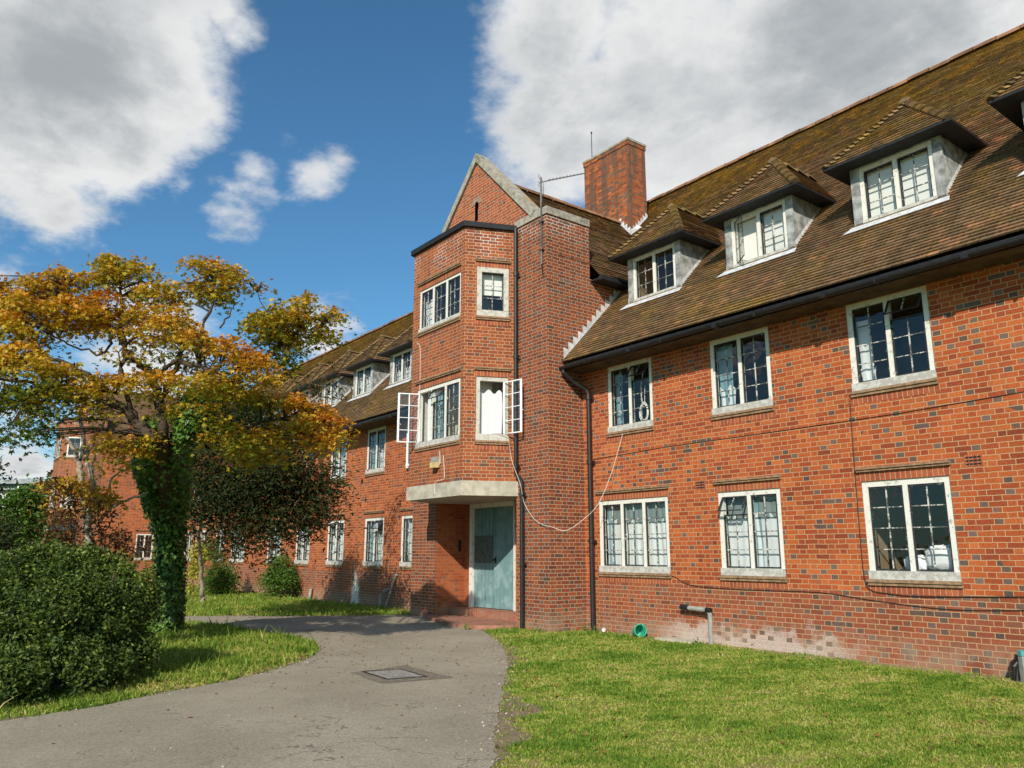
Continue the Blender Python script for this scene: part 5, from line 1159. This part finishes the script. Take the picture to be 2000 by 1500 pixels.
# low weeds at its foot
# shrubs by the wall
def wall_shrub(px, py, pyt, w, label, n, mat=M_shrub, extra=()):
    b = on(px, py, 'Z', 0); d = (b-CAM).dot(Fh); k = d/1567; H = (py-pyt)*k; W = w*k/2
    cl = [((b.x, b.y, H*0.40), (W*0.85, W*0.8, H*0.42), n), ((b.x-W*0.3, b.y, H*0.30), (W*0.75, W*0.7, H*0.3), n*0.5), ((b.x+W*0.35, b.y+0.1, H*0.34), (W*0.7, W*0.6, H*0.34), n*0.5), ((b.x+W*0.05, b.y, H*0.72), (W*0.55, W*0.5, H*0.26), n*0.4)]
    for (x, y, rx, ry, nn) in extra: c = at(x, y, d); cl.append((tuple(c), (rx*k, rx*k, ry*k), nn))
    tr = [([Vector((b.x+0.05*j, b.y, 0)), Vector((b.x+0.2*(j-1.5), b.y, H*0.4)), Vector((b.x+0.35*(j-1.5), b.y, H*0.75))], 0.025, 0.008) for j in range(4)]
    return plant('shrub', (b.x, b.y, 0), label, 'shrub', cl, 0.085, mat, 0.45, 0.25, tr, aspect=0.6, spray=0.12, tilt=1.0, crown='foliage', group='shrubs along the wall')
wall_shrub(543, 1168, 1082, 84, 'rounded green shrub beneath the ground-floor windows', 2600)
wall_shrub(428, 1162, 1098, 88, 'broad green shrub left of the rounded one', 2600, extra=((418, 1085, 26, 18, 900), (410, 1062, 16, 10, 400)))
# yellow climber
b = on(378, 1168, 'Z', 0); d = (b-CAM).dot(Fh); k = d/1567
cl = [((tuple(at(x, y, d))), (rx*k, rx*k, ry*k), n) for x, y, rx, ry, n in ((392, 1080, 12, 10, 260), (380, 1098, 12, 10, 260), (377, 1120, 8, 14, 200), (372, 1145, 6, 10, 120), (388, 1068, 8, 6, 120))]
plant('climbing_plant', (b.x, b.y, 0), 'yellow-leaved climber beside the ivy trunk', 'plant', cl, 0.11, M_yellow, 0.6, 0.25, [([Vector((b.x, b.y, 0)), at(376, 1120, d), at(388, 1075, d)], 0.015, 0.006)], aspect=0.75, spray=0.13)
# bare little shrub
b = on(640, 1177, 'Z', 0); d = (b-CAM).dot(Fh); g_ = lambda x, y: at(x, y, d)
tr = [([b, g_(640, 1160), g_(648, 1140), g_(652, 1120)], 0.02, 0.005), ([g_(640, 1160), g_(630, 1140), g_(628, 1118)], 0.015, 0.004), ([g_(643, 1150), g_(660, 1130), g_(664, 1116)], 0.012, 0.004), ([b+V(-.15, 0, 0), g_(634, 1165), g_(640, 1155)], 0.015, 0.006), ([g_(632, 1142), g_(620, 1128)], 0.008, 0.003), ([g_(648, 1138), g_(640, 1118)], 0.008, 0.003)]
plant('shrub', (b.x, b.y, 0), 'thin almost leafless shrub in front of the plinth', 'shrub', [((tuple(g_(645, 1128))), (0.45, 0.3, 0.25), 90)], 0.07, M_redleaf, 0.5, 0.2, tr, aspect=0.5, spray=0.15, bark=M_barkp, group='shrubs along the wall')

# ---- distant left background
def far_tree(px, py, pyt, w, label, n, mat, mu, d, size=0.22, clumps=None):
    k = d/1567; b = at(px, 1079+1.52/k, d); H = (1.52/k+1079-pyt)*k; W = w*k/2; cl = []
    for j in range(7):
        a = j*2.4; cl.append(((b.x+W*0.5*math.cos(a), b.y+W*0.5*math.sin(a), H*(0.35+0.09*j)), (W*0.6, W*0.6, H*0.22), n/7))
    return plant('tree', (b.x, b.y, 0), label, 'tree', cl, size, mat, mu, 0.25, [([Vector((b.x, b.y, 0)), Vector((b.x+.1, b.y, H*0.35)), Vector((b.x, b.y+.1, H*0.8))], 0.18, 0.05)], aspect=0.6, spray=0.3, tilt=1.0)
far_tree(72, 1080, 945, 75, 'bright yellow-green tree beyond the brick wing', 10000, M_shrub, 0.75, 46)
far_tree(15, 1080, 962, 100, 'lower green tree left of the bright one, above the railings', 8000, M_shrub, 0.4, 40)
far_tree(-85, 1080, 900, 90, 'dark tree at the far left by the white building', 4000, M_darkleaf, 0.3, 34)
far_tree(-40, 1080, 1030, 100, 'low dark tree close behind the big bush', 3000, M_darkleaf, 0.25, 22, 0.14)
# white modern building
c = at(10, 1079, 75); W_ = empty('office_building', (c.x, c.y, 0), label='white modern building with flat roof beyond the trees', cat='building')
k = 75/1567; uu = Rt; ff = Fh
def OB(mb, a0, a1, z0_, z1_, d0, d1): 
    F = lambda a, b_, w_: tuple(Vector((uu.x*a+ff.x*w_, uu.y*a+ff.y*w_, b_)))
    mb.lbox(F, a0, a1, z0_, z1_, d0, d1)
m = MB(); OB(m, -14, 7, 0, 7.0, 0, 10); m.build('wall', flat('white_cladding', (0.62, 0.62, 0.60), 0.7, 0.3, 0.1, 2), W_)
m = MB(); OB(m, -14.5, 7.5, 7.9, 8.35, -0.6, 10.6); OB(m, -14.5, 7.5, 7.35, 7.5, -0.4, 10.5); m.build('roof', flat('roof_grey', (0.30, 0.32, 0.33), 0.6, 0.3, 0.2, 1), W_)
m = MB(); OB(m, -13, 6, 7.01, 7.89, 0.6, 9); m.build('window', flat('dark_glazing', (0.10, 0.12, 0.14), 0.2, 0.5, 0.2), W_)
m = MB(); OB(m, -14, 7, 4.6, 5.4, -0.03, -0.002); m.build('window', flat('dark_glazing_low', (0.13, 0.15, 0.17), 0.2, 0.5, 0.2), W_)
m = MB()
for a in (-6, 0.5, 4.0): OB(m, a, a+0.12, 7.01, 7.9, -0.25, -0.12)
m.build('post', M_casew, W_)
# railing fence
c = at(35, 1100, 27); Fn = empty('railing_fence', (c.x, c.y, 0), label='pale metal railing behind the big bush', cat='fence')
def FB(mb, a0, a1, z0_, z1_, t=0.03):
    F = lambda a, b_, w_: tuple(Vector((uu.x*a+ff.x*w_, uu.y*a+ff.y*w_, b_))); mb.lbox(F, a0, a1, z0_, z1_, 0, t)
m = MB()
for i in range(64): FB(m, -5+i*0.11, -4.975+i*0.11, 0.05, 1.45, 0.02)
m.build('railing_bars', M_lead, Fn)
m = MB(); FB(m, -5, 2.05, 1.40, 1.45, 0.045); FB(m, -5, 2.05, 0.15, 0.2, 0.045); m.build('rail', M_lead, Fn)
for a in (-5, -2.65, -0.3, 2.0): m = MB(); FB(m, a, a+0.07, 0, 1.55, 0.07); m.build('post', M_lead, Fn)

# ------------------------------------------------------------------ grass blades
def inside(poly, X, Y):
    c = np.zeros(len(X), bool); n = len(poly)
    for i in range(n):
        (x1, y1), (x2, y2) = poly[i-1], poly[i]
        k = ((y1 > Y) != (y2 > Y)) & (X < (x2-x1)*(Y-y1)/(y2-y1+1e-12)+x1); c ^= k
    return c
NP = PATH
def fbm(X, Y, f, o):
    r_ = np.random.default_rng(int(f*100)); out = np.zeros(len(X)); a = 1.0; tot = 0
    for k in range(o):
        for q in range(5):
            th = r_.uniform(0, 6.28); out += a*np.sin((X*math.cos(th)+Y*math.sin(th))*f*6.28*r_.uniform(0.6, 1.4)+r_.uniform(0, 6.28))*0.45
        tot += a; f *= 2.1; a *= 0.6
    return np.clip(out/tot*1.1, -1.3, 1.3)
def grass(name, label, x0, x1, y0, y1, dens, hgt, far=1.0):
    N = int((x1-x0)*(y1-y0)*dens); X = rng.uniform(x0, x1, N); Y = rng.uniform(y0, y1, N)
    k = ~inside(NP, X, Y)
    pl_ = inside([(-17.0, -0.9), (-16.4, -1.25), (-15.3, -1.65), (-14.3, -1.85), (-13.6, -1.8), (-13.1, -0.9)], X, Y); k &= ~pl_; k &= ~(inside(VG, X, Y) & (rng.random(N) < 0.84))
    k &= ~((X > -17.65) & (X < -12.15) & (Y > -1.0)); k &= Y < -0.03
    # view culling (generous)
    dx, dy = X-CAM.x, Y-CAM.y; f = dx*Fh.x+dy*Fh.y; r = dx*Rt.x+dy*Rt.y; k &= (f > 1.0) & (np.abs(r) < f*0.80+1.2)
    near_wall = (Y > -0.42) & (rng.random(N) < 0.86); k &= ~near_wall
    X, Y, f = X[k], Y[k], f[k]; N = len(X)
    keep = rng.random(N) < np.clip(9.0/np.maximum(f, 1), 0.12, 1.0)*1.0; X, Y, f = X[keep], Y[keep], f[keep]; N = len(X)
    pn = fbm(X, Y, 0.55, 4); pn2 = fbm(X+40, Y, 2.6, 3)
    th_ = rng.random(N) > np.clip(0.9*(pn+0.5*pn2)-0.15, 0, 0.8); X, Y, f, pn, pn2 = X[th_], Y[th_], f[th_], pn[th_], pn2[th_]; N = len(X)
    h = hgt*(0.5+0.9*rng.random(N)+1.6*(rng.random(N) > 0.985))*np.clip(1-0.30*pn-0.35*pn2, 0.3, 1.8)*np.clip(f/9, 1, 1.6); ang = rng.uniform(0, 2*np.pi, N); lean = rng.normal(0, 0.45, (N, 2))
    w = 0.0048*np.clip(f/5, 1, 3.2)*rng.uniform(0.7, 1.3, N)
    ux, uy = np.cos(ang)*w, np.sin(ang)*w
    b0 = np.stack([X-ux, Y-uy, np.zeros(N)], 1); b1 = np.stack([X+ux, Y+uy, np.zeros(N)], 1)
    mx = lean*h[:, None]
    m0 = np.stack([X-ux*.7+mx[:, 0]*.35, Y-uy*.7+mx[:, 1]*.35, h*0.55], 1); m1 = np.stack([X+ux*.7+mx[:, 0]*.35, Y+uy*.7+mx[:, 1]*.35, h*0.55], 1)
    tp = np.stack([X+mx[:, 0], Y+mx[:, 1], h], 1)
    V_ = np.concatenate([np.stack([b0, b1, m1], 1), np.stack([b0, m1, m0], 1), np.stack([m0, m1, tp], 1)], 1).reshape(-1, 3)
    dry = np.clip(0.38+0.32*pn+0.22*pn2+rng.normal(0, 0.2, N), 0, 1)
    o = mesh_np(name, V_, 3*N, 3, M_grass, np.repeat(dry, 3)); tag(o, label, 'grass', kind='stuff')
    # interleaved faces belong to each blade: order is per blade, so tint repeats match
    return N
M_grass = leaf_mat('grass_blades', [(0, (0.11, 0.21, 0.022)), (0.35, (0.23, 0.32, 0.040)), (0.65, (0.40, 0.40, 0.090)), (1, (0.56, 0.43, 0.20))], 0.6, 0.35, 0.2)
n1 = grass('grass', 'mown sunlit grass in front of the right-hand windows', -13.2, -0.5, -10, 0, 4300, 0.020)
n2 = grass('grass', 'grass strip between the drive and the left-hand wall', -36, -17.5, -6.5, 0, 1000, 0.045)
n3 = grass('grass', 'rough grass under the maple and the bush', -19, -8.5, -11.5, -5.2, 2200, 0.05)
print('blades', n1, n2, n3)
# weeds hugging the wall foot
cl = []
rr = random.Random(11)
for i, (x, y) in enumerate(((-13.6, -1.95), (-13.35, -1.35), (-13.0, -1.25), (-12.3, -1.15), (-12.0, -0.25), (-11.75, -0.2), (-9.0, -0.45), (-14.6, -1.9))):
    plant('weed', (x, y, 0), ['leafy weed at the corner of the porch slab', 'leafy weed at the foot of the black downpipe', 'tuft of weed just right of the porch downpipe', 'weed at the outer corner of the brick pier', 'weed behind the wall downpipe shoe', 'weed right of the wall downpipe', 'weed by the concrete slab', 'tiny weed on the asphalt before the porch slab'][i], 'weed',
          [((x, y, 0.05), (0.10, 0.06, 0.05), 45)], 0.05, M_shrub, 0.6, 0.2, aspect=0.5, spray=0.05, crown='foliage', group='weeds at the wall foot')

# fallen leaves and grit
N = 2600; X = np.concatenate([rng.normal(-13.5, 2.6, N), rng.uniform(-14, -3, 500)]); Y = np.concatenate([rng.normal(-6.6, 1.5, N), rng.uniform(-9, -1.2, 500)])
k = (Y < -0.3) & ~((X > -17.7) & (X < -12.1) & (Y > -2.1)); X, Y = X[k], Y[k]; ins = inside(PATH, X, Y); kk = ~ins | (rng.random(len(X)) < 0.16); X, Y, ins = X[kk], Y[kk], ins[kk]
P = np.stack([X, Y, np.where(ins, 0.016, 0.035)], 1)
o = leaves_maple('leaf_litter', P, 0.055, leaf_mat('leaf_fallen', [(0, (0.30, 0.20, 0.06)), (0.5, (0.36, 0.16, 0.05)), (1, (0.16, 0.09, 0.05))]), rng.random(len(P)), None, tilt=0.25); tag(o, 'fallen autumn leaves on the grass and drive', 'leaf litter', kind='stuff')
E_ = np.array(P1); i_ = rng.integers(0, len(E_), 5200); g_ = E_[i_]+rng.normal(0, 0.09, (5200, 2)); kv = (g_[:, 0] > -19) & (g_[:, 1] > -11) & (g_[:, 1] < -1.3); g_ = g_[kv]
G_ = np.concatenate([g_, np.stack([rng.uniform(-13, -4, 900), rng.uniform(-10, -3, 900)], 1)]); ii = np.arange(len(G_)) < len(g_); ok = ii | inside(PATH, G_[:, 0], G_[:, 1]); G_ = G_[ok]
P = np.stack([G_[:, 0], G_[:, 1], np.full(len(G_), 0.014)], 1)
o = leaves_simple('grit', P, 0.022, leaf_mat('grit_stone', [(0, (0.14, 0.11, 0.08)), (0.6, (0.38, 0.32, 0.24)), (1, (0.62, 0.58, 0.50))], 0.9, 0.0), rng.random(len(P))**1.5, None, tilt=0.35, aspect=0.8); tag(o, 'grit and small stones along the drive edge', 'grit', kind='stuff')
# ------------------------------------------------------------------ light and sky
SUN = Vector((0.80, -1.0, 0.80)).normalized()
ld = bpy.data.lights.new('sun', 'SUN'); ld.energy = 4.9; ld.angle = R_(0.5); ld.color = (1.0, 0.93, 0.82)
lo = bpy.data.objects.new('sun', ld); COL.objects.link(lo); lo.rotation_euler = SUN.to_track_quat('Z', 'Y').to_euler()
t = NT('World', world=True); sc.world = t.m
sky = t.n('ShaderNodeTexSky', sky_type='NISHITA'); sky.sun_disc = False; sky.sun_elevation = math.asin(SUN.z); sky.sun_rotation = math.atan2(SUN.x, SUN.y)
sky.ozone_density = 2.2; sky.dust_density = 0.6; sky.air_density = 1.0
dirv = t.n('ShaderNodeTexCoord').outputs['Generated']; dn_ = t.vm('NORMALIZE', dirv); dx_, dy_, dz_ = t.xyz(dn_)
zz = t.m_('ADD', t.m_('MAXIMUM', dz_, 0.0), 0.22)
pv = t.cxyz(t.m_('DIVIDE', dx_, zz), t.m_('DIVIDE', dy_, zz), 0.0)
n1_ = t.noise(pv, 1.9, 9, 0.60, 0.15); n2_ = t.noise(pv, 7.0, 7, 0.62)
n3_ = t.noise(t.vm('ADD', pv, (0.07, -0.09, 0.0)), 1.9, 9, 0.60, 0.15)
acc = None
BL = [(150, 130, .17, .9), (60, 260, .13, .8), (240, 250, .12, .75), (320, 60, .08, .42), (200, 345, .08, .5), (110, 390, .09, .65), (0, 90, .2, .8), (300, 330, .07, .35), (450, 70, .045, .36),
      (1100, 60, .11, .85), (1150, 220, .14, .85), (1350, 130, .2, .95), (1600, 60, .25, 1.0), (1050, 330, .07, .5), (1850, 60, .2, .9), (1300, 380, .12, .7), (1550, 300, .18, .8), (1000, 150, .06, .5), (1180, 330, .09, .6),
      (615, 355, .055, .74), (650, 330, .04, .6), (430, 395, .075, .62), (500, 350, .06, .58), (360, 370, .05, .58), (560, 280, .04, .46), (640, 290, .04, .38), (470, 60, .045, .50), (440, 20, .045, .50),
      (620, 690, .07, .66), (300, 700, .12, .60), (30, 905, .09, .5), (120, 930, .10, .5), (-200, 500, .2, .6), (360, 350, .05, .35)]
for (px, py, s_, a_) in BL:
    d_ = ray(px, py).normalized(); dt = t.vm('DOT_PRODUCT', dn_, tuple(d_))
    ga = t.m_('MULTIPLY', t.m_('EXPONENT', t.m_('DIVIDE', t.m_('SUBTRACT', dt, 1.0), s_*s_*0.5)), a_)
    acc = ga if acc is None else t.m_('MAXIMUM', acc, ga)
# elsewhere in the sky, scattered cloud
acc = t.m_('MAXIMUM', acc, t.m_('MULTIPLY', t.sstep(t.vm('DOT_PRODUCT', dn_, tuple(Fw)), 0.55, 0.3), 0.32))
fld = t.m_('ADD', acc, t.m_('ADD', t.m_('MULTIPLY', t.m_('SUBTRACT', n1_, 0.5), 1.55), t.m_('MULTIPLY', t.m_('SUBTRACT', n2_, 0.5), 0.60)))
mask = t.sstep(fld, 0.33, 0.66); core = t.sstep(t.m_('ADD', fld, t.m_('MULTIPLY', t.m_('SUBTRACT', t.noise(pv, 2.6, 5, 0.55), 0.5), 0.8)), 0.58, 1.15)
relief = t.sstep(t.m_('SUBTRACT', n1_, n3_), -0.10, 0.10)
cc = t.mix(core, (8.4, 8.5, 8.5), (4.0, 4.35, 4.6))
cc = t.mix(t.m_('MULTIPLY', relief, 0.22), cc, (3.3, 3.6, 3.95))
skyc = t.mix(1.0, sky.outputs[0], (0.66, 1.13, 1.30), 'MULTIPLY')
fin = t.mix(mask, skyc, cc)
bg = t.n('ShaderNodeBackground'); t.set(bg.inputs[0], fin); bg.inputs[1].default_value = 0.10
t.out(bg.outputs[0])
vs = sc.view_settings; vs.view_transform = 'Standard'; vs.look = 'None'; vs.exposure = 0.0; vs.gamma = 1.0; vs.use_curve_mapping = False
sc.render.resolution_x = 1024; sc.render.resolution_y = 768
sc.cycles.max_bounces = 6; sc.cycles.transparent_max_bounces = 12
